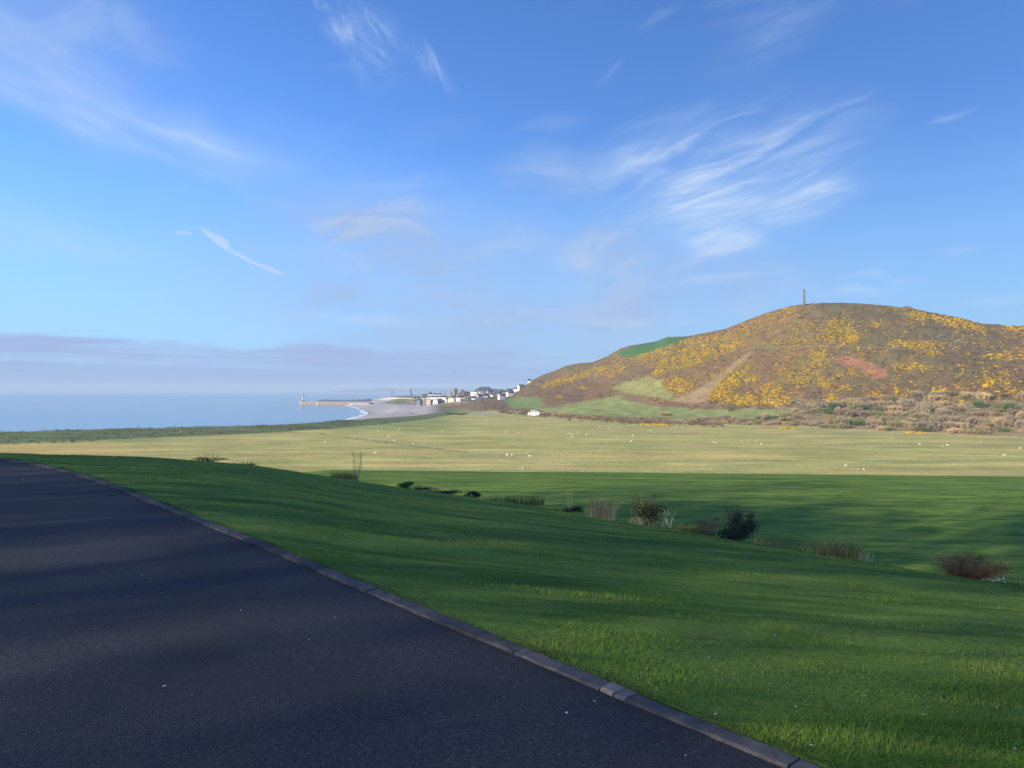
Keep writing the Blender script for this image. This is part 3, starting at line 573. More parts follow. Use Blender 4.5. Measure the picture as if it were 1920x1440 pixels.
# rock outcrops
rockm = plain('grey_rock', (.23, .21, .18), (.13, .12, .10), 1.5, coords='obj', bstr=.8, bdist=.2)
def rock_mesh(seed):
    bm = bmesh.new(); bmesh.ops.create_icosphere(bm, subdivisions=2, radius=1.0); g = random.Random(seed)
    off = [Vector((g.uniform(-1, 1), g.uniform(-1, 1), g.uniform(-1, 1))).normalized() for _ in range(9)]; lim = [g.uniform(.45, .8) for _ in off]
    for v in bm.verts:
        for o, l in zip(off, lim):
            d = v.co.dot(o)
            if d > l: v.co -= o * (d - l)
    me = bpy.data.meshes.new('rock'); bm.to_mesh(me); bm.free(); me.materials.append(rockm); return me
rocks = [rock_mesh(i) for i in range(4)]
def outcrop(label, cx, cy, sx, sy, ang, n, size, seed):
    g = random.Random(seed); root = None
    for i in range(n * 4):
        if n <= 0: break
        a, b = g.gauss(0, .5), g.gauss(0, .5); c, s = math.cos(R(ang)), math.sin(R(ang)); px = cx + a * sx * c - b * sy * s; py = cy - a * sx * s - b * sy * c
        k = np.argmin((HPX[:191] - px) ** 2 + (HPY[:191] - py) ** 2); p = Vector((HX[:191].flat[k], HY[:191].flat[k], HZg[:191].flat[k]))
        if root is None: root = tag(empty('rock_outcrop', p), label, 'rock')
        o = link('rock', rocks[i % 4], root, p - root.location, g.uniform(0, 6.28)); r = size * g.uniform(.4, 1.2); o.scale = (r * 1.5, r * .9, r * .42); n -= 1
outcrop('grey rock outcrop on the left slope above the small meadow', 1120, 707, 52, 12, 18, 80, 1.7, 1)
outcrop('pale rock outcrop high on the right side of the hill', 1783, 636, 40, 12, -12, 60, 1.5, 2)

# scrub bushes at the foot of the hill: each a rounded mass of twigs and small leaves
def bush_meshes(name, n_leaf, seed, leaf=.085, dims=(1, 1, .72), mats=None, twiggy=.5):
    g = np.random.default_rng(seed); nl = 9
    cen = g.normal(size=(nl, 3)) * np.array([.48, .48, .16]); cen[:, 2] = np.abs(cen[:, 2]) + .30; rad = .30 + .26 * g.random(nl)
    own = g.integers(0, nl, n_leaf); d = g.normal(size=(n_leaf, 3)); d /= np.linalg.norm(d, axis=1)[:, None]; rr = rad[own] * (.55 + .5 * g.random(n_leaf))
    c = cen[own] + d * rr[:, None]; c[:, 2] = np.maximum(c[:, 2], .02) ; c *= np.array(dims)
    up = d + np.array([0, 0, .6]); up /= np.linalg.norm(up, axis=1)[:, None]; side = np.cross(up, g.normal(size=(n_leaf, 3))); side /= np.linalg.norm(side, axis=1)[:, None]
    L = leaf * (.6 + .8 * g.random(n_leaf))[:, None]; tw = (g.random(n_leaf) < twiggy)[:, None]; ln = np.where(tw, L * 1.9, L); wd = np.where(tw, L * .42, L * .62)
    V = np.stack([c - side * wd, c + side * wd, c + up * ln], 1).reshape(-1, 3); T = np.arange(n_leaf * 3).reshape(-1, 3)
    col = np.repeat(.82 + .36 * g.random(n_leaf), 3)
    return npmesh(name, V, T, mats, False, {'tone': col})
def bushmat(name, a, b, rnd=.3):
    m, t = base(name); r = t.n('ShaderNodeObjectInfo', out=5); tn = t.n('ShaderNodeAttribute', out=2, attribute_name='tone')
    col = t.mix(r, c4(a), c4(b)); col = t.n('ShaderNodeVectorMath', {0: col, 'Scale': t.m('MULTIPLY', tn, t.mr(r, 0, 1, 1 + rnd, 1 - rnd, 'LINEAR'))}, operation='SCALE')
    return finish(m, t, col, .9, spec=.15)
def stem_mesh(name, n, h, spread, rad, mat, seed, curve=.3, fork=2, zr=(.7, 1.0), base_r=.15, col=None):
    """n tapering stems from a common foot, each a bent three-sided tube with a few side twigs"""
    g = random.Random(seed); V = []; T = []
    def tube(p0, p1, p2, r0, r1):
        k0 = len(V); pts_ = [p0, p0.lerp(p1, .7) * .6 + p1 * .4 if False else p1, p2]
        for q, (p, r) in enumerate(zip(pts_, (r0, (r0 + r1) / 2, r1))):
            for a in range(3): V.append((p.x + r * math.cos(a * 2.094), p.y + r * math.sin(a * 2.094), p.z))
        for q in range(2):
            for a in range(3):
                i = k0 + q * 3 + a; j = k0 + q * 3 + (a + 1) % 3; T.append((i, j, j + 3)); T.append((i, j + 3, i + 3))
    for i in range(n):
        a = g.uniform(0, 6.283); b = g.uniform(0, base_r) ; hh = h * g.uniform(*zr); o = spread * g.random() ** .6
        p0 = Vector((b * math.cos(a), b * math.sin(a), 0)); p2 = Vector(((b + o) * math.cos(a), (b + o) * math.sin(a), hh)); p1 = p0.lerp(p2, .5) + Vector((g.uniform(-1, 1), g.uniform(-1, 1), 0)) * curve * h * .25 + Vector((0, 0, .06 * hh))
        tube(p0, p1, p2, rad, rad * .35)
        for f in range(fork):
            t = g.uniform(.4, .95); s = p1.lerp(p2, t) if t > .5 else p0.lerp(p1, t * 2); l = hh * g.uniform(.12, .3); an = g.uniform(0, 6.283)
            e = s + Vector((math.cos(an) * l * .7, math.sin(an) * l * .7, l * .8)); tube(s, s.lerp(e, .5) + Vector((0, 0, l * .05)), e, rad * .5, rad * .2)
    return npmesh(name, V, T, mat)
twigm = plain('brown_twig', (.11, .085, .06), (.06, .045, .035), 3)
SCRUB = [('russet', 'rounded russet-brown bush in the scrub at the foot of the hill', bushmat('russet_twigs', (.40, .300, .160), (.34, .255, .140))),
         ('olive', 'rounded pale olive bush in the scrub at the foot of the hill', bushmat('olive_leaf', (.34, .29, .13), (.28, .26, .12))),
         ('grey', 'rounded grey-purple leafless bush in the scrub at the foot of the hill', bushmat('grey_twigs', (.28, .225, .165), (.32, .26, .18))),
         ('green', 'rounded dark green bush in the scrub at the foot of the hill', bushmat('green_leaf', (.16, .20, .075), (.14, .19, .07)))]
SM = {k: [bush_meshes('foliage', 2600, 10 + i * 7 + j, .055, (1, 1, .75), m, .6 if k in ('russet', 'grey') else .25) for j in range(3)] for i, (k, l, m) in enumerate(SCRUB)}
stem_b = stem_mesh('stems', 9, .55, .35, .03, twigm, 5)
def scrub():
    g = random.Random(12); spots = []
    for _ in range(5000):
        if len(spots) >= 260: break
        px = g.uniform(1290, 2080); lo = np.interp(px, [1290, 1400, 1480, 1600, 1700, 1920, 2080], [784, 787, 772, 752, 742, 738, 738]); hi = np.interp(px, [1290, 1450, 1600, 1750, 1920, 2080], [793, 798, 805, 812, 821, 829])
        py = hi - (hi - lo) * g.random() ** 1.25
        if px > 1700 and abs(py - 756) < 3.5: continue
        k = np.argmin((HPX[:191, ::2] - px) ** 2 + (HPY[:191, ::2] - py) ** 2); p = (HX[:191, ::2].flat[k], HY[:191, ::2].flat[k], HZg[:191, ::2].flat[k])
        r = g.uniform(2.4, 5.6) * (1.3 if px > 1550 else .75)
        if any((p[0] - q[0]) ** 2 + (p[1] - q[1]) ** 2 < (.50 * (r + q[3])) ** 2 for q in spots): continue
        spots.append((p[0], p[1], p[2], r, px, (hi - py) / (hi - lo)))
    for x, y, z, r, px, row in spots:
        k = g.choices(range(4), (.42, .24, .22, .12))[0]; key, label, _ = SCRUB[k]
        zone = 'at the left end of the scrub' if px < 1530 else 'below the reddish bracken patch' if px < 1720 else 'under the right-hand rock outcrop'
        tier = 'beside the pasture' if row < .22 else 'in the middle rows' if row < .6 else 'in the top row'
        size = 'small' if r < 4 else 'large'; label = '%s %s bush %s, %s' % (size, {'russet': 'russet-brown', 'olive': 'pale olive', 'grey': 'grey-purple leafless', 'green': 'green'}[key], tier, zone); grp = '%s %s bushes %s %s' % (size, key, tier, zone)
        root = tag(empty('scrub_bush', (x, y, z - .15), g.uniform(0, 6.28)), label, 'bush', grp); root.scale = (r, r, r * g.uniform(.85, 1.25))
        link('foliage', g.choice(SM[key]), root); link('stems', stem_b, root)
scrub()
def lone_bush(name, label, px, py, Y, r, key, hs=.8):
    q = at(px, py, Y); z = zground(q.x, q.y); root = tag(empty(name, (q.x, q.y, z - .1)), label, 'bush'); root.scale = (r, r, r * hs); link('foliage', SM[key][0], root); link('stems', stem_b, root)
lone_bush('scrub_bush', 'brown bush standing alone on the green strip below the slope', 1248, 785, 690, 6.5, 'russet', .75)
lone_bush('scrub_bush', 'small dark bush at the bottom of the bare track', 1372, 766, 668, 2.6, 'green', 1.2)
lone_bush('scrub_bush', 'dark grey bush beside the bright green hill field', 938, 765, 960, 5.0, 'grey', .7)

# ------------------------------------------------------------------ monument on the summit
stonem = plain('monument_stone', (.19, .17, .15), (.12, .11, .10), .9, bstr=.6, bdist=.08)
def lathe(name, prof, n, mat, smooth=True):
    V = [(r * math.cos(2 * math.pi * a / n), r * math.sin(2 * math.pi * a / n), z) for r, z in prof for a in range(n)]
    T = [(i * n + a, i * n + (a + 1) % n, (i + 1) * n + (a + 1) % n, (i + 1) * n + a) for i in range(len(prof) - 1) for a in range(n)]
    return npmesh(name, V, T, mat, smooth)
def monument():
    q = at(1508, 571, 846); root = tag(empty('monument', (q.x, q.y, zhill(q.x, q.y) - .6)), 'tall tapering stone column on the summit of the hill', 'monument')
    link('plinth', lathe('plinth', [(0, 0), (2.1, 0), (2.1, 1.5), (1.85, 1.7), (1.85, 2.4), (0, 2.4)], 4, stonem, False), root, rz=.78)
    link('shaft', lathe('shaft', [(1.62, 2.3), (1.62, 2.7), (1.5, 3.0), (.86, 17.2), (.86, 17.6)], 24, stonem), root)
    link('collar', lathe('collar', [(.86, 15.6), (1.0, 15.65), (1.0, 15.9), (.86, 15.95)], 24, stonem, False), root)
    link('capital', lathe('capital', [(.86, 17.4), (1.2, 17.8), (1.2, 18.5), (.95, 18.55), (.95, 18.8), (0, 18.8)], 24, stonem, False), root)
    fn = tag(empty('trig_pillar', tuple(at(1524, 567, 846)[:2]) + (zhill(*at(1524, 567, 846)[:2]),)), 'tiny stone pillar beside the summit column', 'pillar')
    link('shaft', lathe('shaft', [(.42, -.4), (.42, 0), (.25, 2.2), (0, 2.2)], 6, stonem, False), fn)
monument()

# ------------------------------------------------------------------ sheep
woolm = plain('sheep_wool', (.66, .61, .50), (.54, .49, .39), 14, rough=.95, bstr=.8, bdist=.03); facem = plain('sheep_face', (.55, .47, .38), (.38, .32, .26), 8)
def sheep_mesh(graze, seed):
    rings = [(-.56, .78, .03, .03), (-.54, .76, .15, .17), (-.42, .74, .235, .25), (-.15, .71, .27, .285), (.15, .71, .26, .28), (.36, .74, .215, .25), (.47, .78, .15, .18)]
    rings += [(.58, .66, .10, .12), (.68, .46, .085, .10), (.74, .28, .075, .085), (.80, .15, .055, .055), (.83, .10, .02, .02)] if graze else [(.56, .90, .105, .13), (.62, 1.02, .09, .105), (.72, 1.03, .085, .09), (.84, .97, .06, .065), (.89, .95, .02, .02)]
    n = 10; V = []; T = []; mi = []; g = random.Random(seed)
    for i, (x, z, ry, rz) in enumerate(rings):
        for a in range(n):
            w = g.uniform(.94, 1.06) if i < 7 else 1; V.append((x, ry * w * math.cos(2 * math.pi * a / n), z + rz * w * math.sin(2 * math.pi * a / n)))
    for i in range(len(rings) - 1):
        for a in range(n): T.append((i * n + a, i * n + (a + 1) % n, (i + 1) * n + (a + 1) % n, (i + 1) * n + a)); mi.append(1 if i >= 8 else 0)
    for sx, sy in ((-.40, .13), (-.40, -.13), (.32, .12), (.32, -.12)):
        b = -.05 if sx < 0 else .0; k = len(V); leg = [(sx, .62, .085), (sx + b * .4, .46, .06), (sx + b * 1.6, .28, .036), (sx + b * .3, .06, .030), (sx + .02, 0, .042)]
        for x, z, r in leg:
            for a in range(5): V.append((x + r * math.cos(a * 1.2566), sy + r * math.sin(a * 1.2566), z))
        for i in range(4):
            for a in range(5): T.append((k + i * 5 + a, k + i * 5 + (a + 1) % 5, k + i * 5 + 5 + (a + 1) % 5, k + i * 5 + 5 + a)); mi.append(0 if i == 0 else 1)
    hx, hz = (.70, .40) if graze else (.66, 1.10)
    for s in (-1, 1):
        k = len(V); V += [(hx, s * .07, hz), (hx - .03, s * .19, hz - .03), (hx + .03, s * .18, hz - .05), (hx + .04, s * .07, hz - .04)]; T.append((k, k + 1, k + 2, k + 3)); mi.append(1)
    k = len(V); V += [(-.55, .04, .80), (-.55, -.04, .80), (-.62, -.03, .55), (-.62, .03, .55)]; T.append((k, k + 1, k + 2, k + 3)); mi.append(0)
    return npmesh('sheep', V, T, [woolm, facem], True, midx=mi)
SHM = [sheep_mesh(True, 1), sheep_mesh(False, 2), sheep_mesh(True, 3)]
SHEEP = [  # photo position, label, group
    ('white sheep on the rough pasture by the shore, far to the left of the flock', None, [(339, 811)]),
    ('white sheep on the plain grass left of the dark ditch line', 'sheep left of the ditch', [(610, 830.5), (703.5, 851.5)]),
    ('white sheep in the row along the far left edge of the pasture, near the beach', 'sheep near the beach', [(658, 808), (677.5, 810.5), (709.5, 810), (697, 801), (749, 806.5), (791.6, 804.5), (861.5, 801.5), (910, 793.5)]),
    ('white sheep standing close to the dark ditch line', 'sheep by the ditch', [(728.7, 820), (739, 828.5), (774.8, 833.5)]),
    ('white sheep in the loose group between the ditch and the middle of the field', 'sheep in the left middle of the field', [(830, 811.5), (949.7, 811.5), (973.4, 813), (962.6, 826.5)]),
    ('one of two white sheep side by side above the pale fence line', 'pair of sheep above the fence', [(951.2, 855.5), (960, 855.5)]),
    ('white sheep just right of the pair above the fence line', 'sheep right of the pair', [(989.7, 853), (993.5, 858)]),
    ('large white sheep right at the top edge of the lawn, nearest the fence', None, [(982, 881)]),
    ('white sheep in the middle group of four in the field', 'middle group of sheep', [(1069, 814.5), (1072.8, 820.5), (1083.4, 812), (1099.3, 816.5)]),
    ('white sheep along the far edge below the yellow gorse strip', 'sheep at the far edge', [(1124.8, 801), (1143, 803), (1161.4, 803), (1219.6, 808.5)]),
    ('white sheep in the three right of the middle of the field', 'three sheep right of the middle', [(1157.6, 823.5), (1186.3, 819), (1183.3, 829)]),
    ('white sheep in the tight cluster of three in the right half of the field', 'tight cluster of three sheep', [(1330.7, 831), (1337, 831), (1343, 832.5)]),
    ('white sheep in the line of four in the right half of the field', 'line of four sheep', [(1391.3, 828.5), (1403, 828.5), (1417, 829.5), (1427, 834.5)]),
    ('white sheep below the brown scrub at the right', 'sheep below the scrub', [(1673.3, 823), (1724.3, 835), (1767, 838.5), (1776, 837), (1838.6, 831)]),
    ('large white sheep nearest the lawn on the right', None, [(1586, 876)]),
    ('one of two small lambs beside the large sheep near the lawn', 'two lambs', [(1609, 881.5), (1619, 881.5)]),
    ('white sheep at the right edge of the picture', 'sheep at the right edge', [(1883, 856), (1912, 843)])]
def sheep():
    g = random.Random(4)
    for label, grp, ps in SHEEP:
        for px, py in ps:
            Y = 39000 / (py - HZ)
            for _ in range(6):
                q = at(px, py, Y); Y = (EYE - float(zland(np.array([q.x]), np.array([q.y]))[0])) * F / (py - HZ)
            q = at(px, py, Y); o = link('sheep', SHM[g.randrange(3)], None, (q.x, q.y, float(zland(np.array([q.x]), np.array([q.y]))[0]) - .02), g.choice((0, 3.14)) + g.uniform(-.9, .9))
            k = .62 if 'lamb' in label else g.uniform(.85, 1.05); o.scale = (k, k, k); tag(o, label, 'sheep', grp)
sheep()

# ------------------------------------------------------------------ fences in the pasture
postm = plain('fence_post_wood', (.34, .29, .22), (.22, .19, .15), 4); wirem = plain('fence_wire', (.30, .30, .30), (.22, .22, .22), 3)
def fence(label, P, step, h, r):
    P = np.array(P, float); d = np.r_[0, np.cumsum(np.hypot(*np.diff(P, axis=0).T))]; s = np.arange(0, d[-1], step); X = np.interp(s, d, P[:, 0]); Y = np.interp(s, d, P[:, 1])
    z = [zground(a, b) for a, b in zip(X, Y)]; root = tag(empty('fence', (X[0], Y[0], z[0])), label, 'fence')
    pm = lathe('post', [(r, -.3), (r, h - .03), (r * .8, h), (0, h + .01)], 6, postm, False); g = random.Random(6)
    for a, b, c in zip(X, Y, z): o = link('post', pm, root, (a - X[0], b - Y[0], c - z[0])); o.rotation_euler = (g.gauss(0, .04), g.gauss(0, .04), g.uniform(0, 3)); o.scale = (1, 1, g.uniform(.9, 1.1))
    for hh in (.45, .75, h - .12):
        V = []; T = []
        for i, (a, b, c) in enumerate(zip(X, Y, z)):
            V += [(a - X[0], b - Y[0], c - z[0] + hh + .012), (a - X[0], b - Y[0], c - z[0] + hh - .012), (a - X[0] + .02, b - Y[0], c - z[0] + hh)]
            if i: q = 3 * i; T += [(q - 3, q - 2, q + 1, q), (q - 2, q - 1, q + 2, q + 1), (q - 1, q - 3, q, q + 2)]
        link('wire', npmesh('wire', V, T, wirem), root)
def flatpt(px, py): Y = 39000 / (py - HZ); return ((px - 960) / F * Y, Y)
fence('post and wire fence following the ditch across the pasture', [flatpt(613, 814.5), flatpt(857, 846), flatpt(911, 853.5), flatpt(1095, 887), flatpt(1180, 905)], 2.6, 1.25, .075)
fence('post and wire fence along the foot of the brown scrub', [flatpt(1180, 796), flatpt(1450, 802.5), flatpt(1600, 809), flatpt(1750, 816), flatpt(1930, 825.5), flatpt(2100, 835)], 4.0, 1.25, .085)
fence('old fence along the hedge line beside the rough shore pasture', [flatpt(-60, 835), flatpt(120, 828), flatpt(240, 823), flatpt(480, 813), flatpt(560, 808)], 4.0, 1.15, .08)
# rough tussocks: hedge line, ditch and the crest of the shingle bank
def tussock(name, label, lines, n, size, colour, seed, spread):
    g = np.random.default_rng(seed); X = []; Y = []
    for ln in lines:
        P = np.array([flatpt(*p) for p in ln]); d = np.r_[0, np.cumsum(np.hypot(*np.diff(P, axis=0).T))]; k = int(n * d[-1] / 100); s = g.random(k) * d[-1]
        X.append(np.interp(s, d, P[:, 0]) + g.normal(size=k) * spread); Y.append(np.interp(s, d, P[:, 1]) + g.normal(size=k) * spread)
    X = np.concatenate(X); Y = np.concatenate(Y); stuff_clumps(name, label, (X, Y, zland(X, Y), X, Y), size[0] + size[1] * g.random(len(X)) ** 3, 12, colour, seed, .8)
def dark_green(n, g): return np.where(g.random((n, 1)) < .5, np.array([[.075, .085, .03]]), np.array([[.12, .105, .05]])) * (.6 + .7 * g.random((n, 1)))
tussock('hedge_growth', 'low dark hedge growth between the pasture and the shore land', [[(-60, 834), (120, 827.5), (240, 822.5), (480, 812.5), (600, 806)], [(-40, 837), (200, 828)]], 90, (.3, .7), dark_green, 31, .8)
tussock('ditch_growth', 'dark rushes along the ditch across the pasture', [[(600, 814), (857, 846), (911, 853), (1000, 869)]], 60, (.15, .3), dark_green, 33, .35)
def bank_pts(n, seed):
    g = np.random.default_rng(seed); u = -.72 + g.random(n) * .62; Y = 380 + g.random(n) * 320; X = u * Y; s = shore_dist(X, Y); px = 960 + F * u; z = zland(X, Y); py = HZ - (z - EYE) / Y * F
    hedge = np.interp(px, [0, 240, 480, 620, 720, 800, 860], [833, 823, 813, 804, 795, 786, 776]); k = (s > 12) & (py < hedge) & (g.random(n) < .35 + .65 * np.exp(-((s - 18) / 8) ** 2)); return X[k], Y[k], z[k], px[k], py[k]
pts = bank_pts(9000, 35)
stuff_clumps('marram_grass', 'rough grass and low scrub on the bank behind the beach', pts, .35 + .9 * rng.random(len(pts[0])) ** 4, 9, dark_green, 36, .6)
def toe_pts(n, seed):
    g = np.random.default_rng(seed); t = g.random(n); px = 935 + t * 420; py = np.interp(px, [935, 1000, 1100, 1200, 1355], [772, 777, 785, 793, 797]) + g.normal(size=n) * 2.2
    return strip_pts([(935, 772, 1000, 777, 2, .25), (1000, 777, 1100, 785, 2.2, .3), (1100, 785, 1200, 793, 2.2, .3), (1200, 792, 1355, 797, 2, .4)], n, seed)
pts = toe_pts(600, 37)
def rust(n, g): return np.where(g.random((n, 1)) < .6, np.array([[.20, .125, .065]]), np.array([[.13, .105, .06]])) * (.6 + .7 * g.random((n, 1)))
stuff_clumps('bracken', 'brown dead bracken and low scrub along the far edge of the pasture', pts, .7 + 1.1 * rng.random(pts.shape[1]), 14, rust, 38, .6)

# ------------------------------------------------------------------ jetty, lighthouse, harbour and town
harbm = plain('harbour_stone', (.27, .21, .165), (.17, .14, .12), .35, bstr=.6, bdist=.1); whitem = plain('white_render', (.86, .84, .79), (.78, .76, .70), .4, bstr=.1)
blackm = plain('black_paint', (.03, .03, .035), (.05, .05, .055), 1, bstr=0); slate = plain('slate_roof', (.085, .09, .105), (.055, .06, .07), .9, rnd=.25); redroof = plain('brown_tile_roof', (.19, .115, .09), (.13, .085, .07), .9, rnd=.2)
cream = plain('cream_render', (.70, .62, .48), (.60, .52, .40), .4, bstr=.1, rnd=.1); tanst = plain('tan_stone', (.40, .31, .22), (.30, .235, .17), .5, rnd=.15); bluew = plain('blue_grey_render', (.20, .25, .33), (.15, .19, .26), .4, rnd=.2); ruinst = plain('ruin_stone', (.27, .235, .19), (.16, .14, .12), .4, bstr=.6, bdist=.2)
pinkw = plain('pink_render', (.72, .56, .46), (.62, .48, .40), .4, bstr=.1); glassm = plain('dark_window', (.04, .05, .06), (.06, .07, .09), 1, rough=.15, bstr=0, spec=.5)
def boxes(name, L, mat):
    """one mesh of axis-aligned boxes given as (x0, x1, y0, y1, z0, z1)"""
    V = []; T = []
    for x0, x1, y0, y1, z0, z1 in L:
        k = len(V); V += [(x0, y0, z0), (x1, y0, z0), (x1, y1, z0), (x0, y1, z0), (x0, y0, z1), (x1, y0, z1), (x1, y1, z1), (x0, y1, z1)]
        T += [(k, k + 3, k + 2, k + 1), (k + 4, k + 5, k + 6, k + 7), (k, k + 1, k + 5, k + 4), (k + 1, k + 2, k + 6, k + 5), (k + 2, k + 3, k + 7, k + 6), (k + 3, k, k + 4, k + 7)]
    return npmesh(name, V, T, mat)
def jetty():
    a = at(567, 758, 1715); b = at(697, 757, 1590); ang = math.atan2(b.y - a.y, b.x - a.x); L = math.hypot(b.x - a.x, b.y - a.y)
    root = tag(empty('jetty', (a.x, a.y, 0), ang), 'long stone jetty reaching into the bay with the lighthouse on its end', 'jetty')
    V = []; T = []; n = 30; prof = [(-8, -2.5), (-6, 4.6), (-5.4, 6.6), (-4.2, 6.6), (-4.2, 5.6), (5, 5.4), (7, -2.5)]
    for i in range(n + 1):
        for y, z in prof: V.append((L * i / n, y + (fbm(np.array([i * .9]), np.array([y]), 5)[0] - .5) * .6, z + (fbm(np.array([i * .7]), np.array([z]), 9)[0] - .5) * .5))
    m = len(prof)
    for i in range(n): T += [(i * m + k, i * m + k + 1, (i + 1) * m + k + 1, (i + 1) * m + k) for k in range(m - 1)]
    T.append((0, 1, 2, 3)); T.append((0, 3, 5, 6)); link('pier_wall', npmesh('pier_wall', V, T, harbm), root)
    hd = lathe('pier_head', [(8.5, -2.5), (8.0, 5.0), (7.6, 7.6), (7.0, 7.6), (7.0, 6.8), (0, 6.8)], 20, tanst, False); link('pier_head', hd, root, (2, 0, 0))
    link('concrete_patch', boxes('concrete_patch', [(55, 63, -8.1, -6.2, 1.8, 3.6), (16, 19, -8.2, -6.2, 2, 3.6)], cream), root)
    lh = tag(empty('lighthouse', (a.x + 2 * math.cos(ang), a.y + 2 * math.sin(ang), 6.8)), 'small white and black banded lighthouse at the end of the jetty', 'lighthouse')
    for nm, pr, mt in (('base', [(1.9, 0), (1.9, 2.6)], blackm), ('lower_band', [(1.75, 2.6), (1.7, 6.0)], whitem), ('middle_band', [(1.7, 6.0), (1.65, 8.0)], blackm), ('upper_band', [(1.65, 8.0), (1.6, 12.0)], whitem), ('gallery', [(2.2, 12.0), (2.2, 12.4), (1.0, 12.4)], blackm), ('lantern', [(1.0, 12.4), (1.0, 14.0), (1.3, 14.0), (0, 15.2)], blackm)):
        link(nm, lathe(nm, pr, 16, mt), lh)
jetty()
def sea_wall(name, label, P, h, t, mat, base_z=None):
    root = tag(empty(name, at(*P[0])), label, 'wall'); root.location.z = 0; o = root.location; V = []; T = []
    for i, p in enumerate(P):
        q = at(*p) - o; z = (zground(*at(*p)[:2]) if base_z is None else base_z); V += [(q.x, q.y - t, z - 5), (q.x, q.y - t, z + h), (q.x, q.y, z + h + .2), (q.x, q.y, z - 5)]
        if i: k = 4 * i; T += [(k - 4 + j, k - 4 + (j + 1) % 4, k + (j + 1) % 4, k + j) for j in range(4)]
    T += [(0, 1, 2, 3), tuple(len(V) - 4 + j for j in (3, 2, 1, 0))]; link('wall_face', npmesh('wall_face', V, T, mat), root)
sea_wall('sea_wall', 'long pale promenade wall below the castle mound', [(700, 747, 1900), (740, 747.5, 1880), (790, 748, 1800), (800, 748, 1800)], 2.6, 3, cream)
sea_wall('harbour_wall', 'dark harbour wall at the back of the shingle beach', [(748, 756, 1480), (760, 757.5, 1450), (771, 759, 1420), (775, 760, 1405)], 3.2, 2, plain('dark_wall', (.06, .06, .08), (.09, .085, .09), .4))
sea_wall('slipway_wall', 'low pale concrete wall where the jetty meets the beach', [(655, 758.5, 1590), (668, 758, 1570), (690, 756, 1560)], 2.2, 5, whitem, 1.5)

HN = 0
def house(label, px, py, Y, w, d, h, rh, rot=0.0, wall=whitem, roof=slate, chim=1, win=(3, 2), group=None, name='house', gable_front=False):
    """gabled house: base centre seen at (px, py); w along the ridge, d across, h to the eaves, rh roof rise"""
    q = at(px, py, Y); g = zground(q.x, q.y); z = min(q.z, g + 2.0) if q.z > g else max(q.z, g - .8)
    root = tag(empty(name, (q.x, q.y, z), R(rot) + (math.pi / 2 if gable_front else 0)), label, 'house', group)
    V = [(-w/2, -d/2, -7), (w/2, -d/2, -7), (w/2, d/2, -7), (-w/2, d/2, -7), (-w/2, -d/2, h), (w/2, -d/2, h), (w/2, d/2, h), (-w/2, d/2, h), (-w/2, 0, h + rh), (w/2, 0, h + rh)]
    me = bpy.data.meshes.new('wall'); me.from_pydata(V, [], [(0, 1, 5, 4), (2, 3, 7, 6), (1, 2, 6, 9, 5), (3, 0, 4, 8, 7)] + ([(4, 5, 9, 8), (7, 8, 9, 6)])); me.materials.append(wall); me.update(); link('wall', me, root)
    e = .35; k = rh / (d / 2) if d else 0
    if rh > .3:
        rv = []; 
        for x in (-w/2 - e, w/2 + e):
            for y, zz in ((-d/2 - e, h - k * e), (0, h + rh), (d/2 + e, h - k * e)): rv += [(x, y, zz + .05), (x, y, zz + .30)]
        T = [(0, 6, 7, 1), (1, 7, 9, 3), (3, 9, 11, 5), (5, 11, 10, 4), (0, 2, 8, 6), (2, 4, 10, 8), (0, 1, 3, 2), (2, 3, 5, 4), (6, 8, 9, 7), (8, 10, 11, 9)]
        ro = link('roof', npmesh('roof', rv, T, roof), root)
    else: ro = link('roof', boxes('roof', [(-w/2 - .3, w/2 + .3, -d/2 - .3, d/2 + .3, h + .003, h + .45)], roof), root)
    for c in range(chim): x = -w/2 + .7 + (w - 1.4) * (c / max(1, chim - 1) if chim > 1 else 0); link('chimney', boxes('chimney', [(x - .45, x + .45, -.4, .4, h + rh * .6, h + rh + 1.3)], wall if wall is not whitem else cream), ro)
    nx, nz = win; face = (-d/2 - .04, -d/2 + .1)
    for i in range(nx):
        for j in range(nz):
            x = -w/2 + w * (i + .5) / nx; zz = .9 + (h - .6) * j / max(1, nz)
            if gable_front: link('window', boxes('window', [(-w/2 - .04, -w/2 + .1, -d/2 + d * (i + .5) / nx - .5, -d/2 + d * (i + .5) / nx + .5, zz, zz + 1.3)], glassm), root)
            else: link('window', boxes('window', [(x - .5, x + .5, face[0], face[1], zz, zz + 1.3)], glassm), root)
    return root
house('white three-storey block with rows of dark windows above the other houses', 889.5, 748, 1260, 11, 9, 11.5, 0, -12, whitem, slate, 0, (4, 3))
house('narrow tall white house behind the three-storey block', 898.5, 744, 1300, 6, 7, 11, 1.5, 5, whitem, slate, 1, (2, 3))
house('white gabled house facing the bay, right of the tall white block', 904, 747.5, 1240, 9, 8, 6.5, 3.5, 8, whitem, slate, 1, (2, 2), gable_front=True)
house('long low white house with slate roof lowest of the white houses', 886, 752, 1215, 13, 8, 4.6, 3.0, -15, whitem, slate, 1, (4, 1))
house('white house with steep end wall beside the low white house', 898.5, 751.5, 1220, 8, 7, 5.5, 3.2, 35, whitem, slate, 1, (2, 1))
house('white house with brown tiled roof at the left of the white cluster', 874, 749, 1270, 11, 8, 5, 4, -6, whitem, redroof, 1, (3, 1))
house('brown-roofed white house higher up behind the left cluster', 870, 744, 1330, 14, 8, 5.5, 3.6, 6, cream, redroof, 2, (4, 1))
house('small cream cottage at the left end of the white cluster', 865.5, 749, 1280, 7, 6, 3.2, 2.2, 0, cream, redroof, 1, (2, 1))
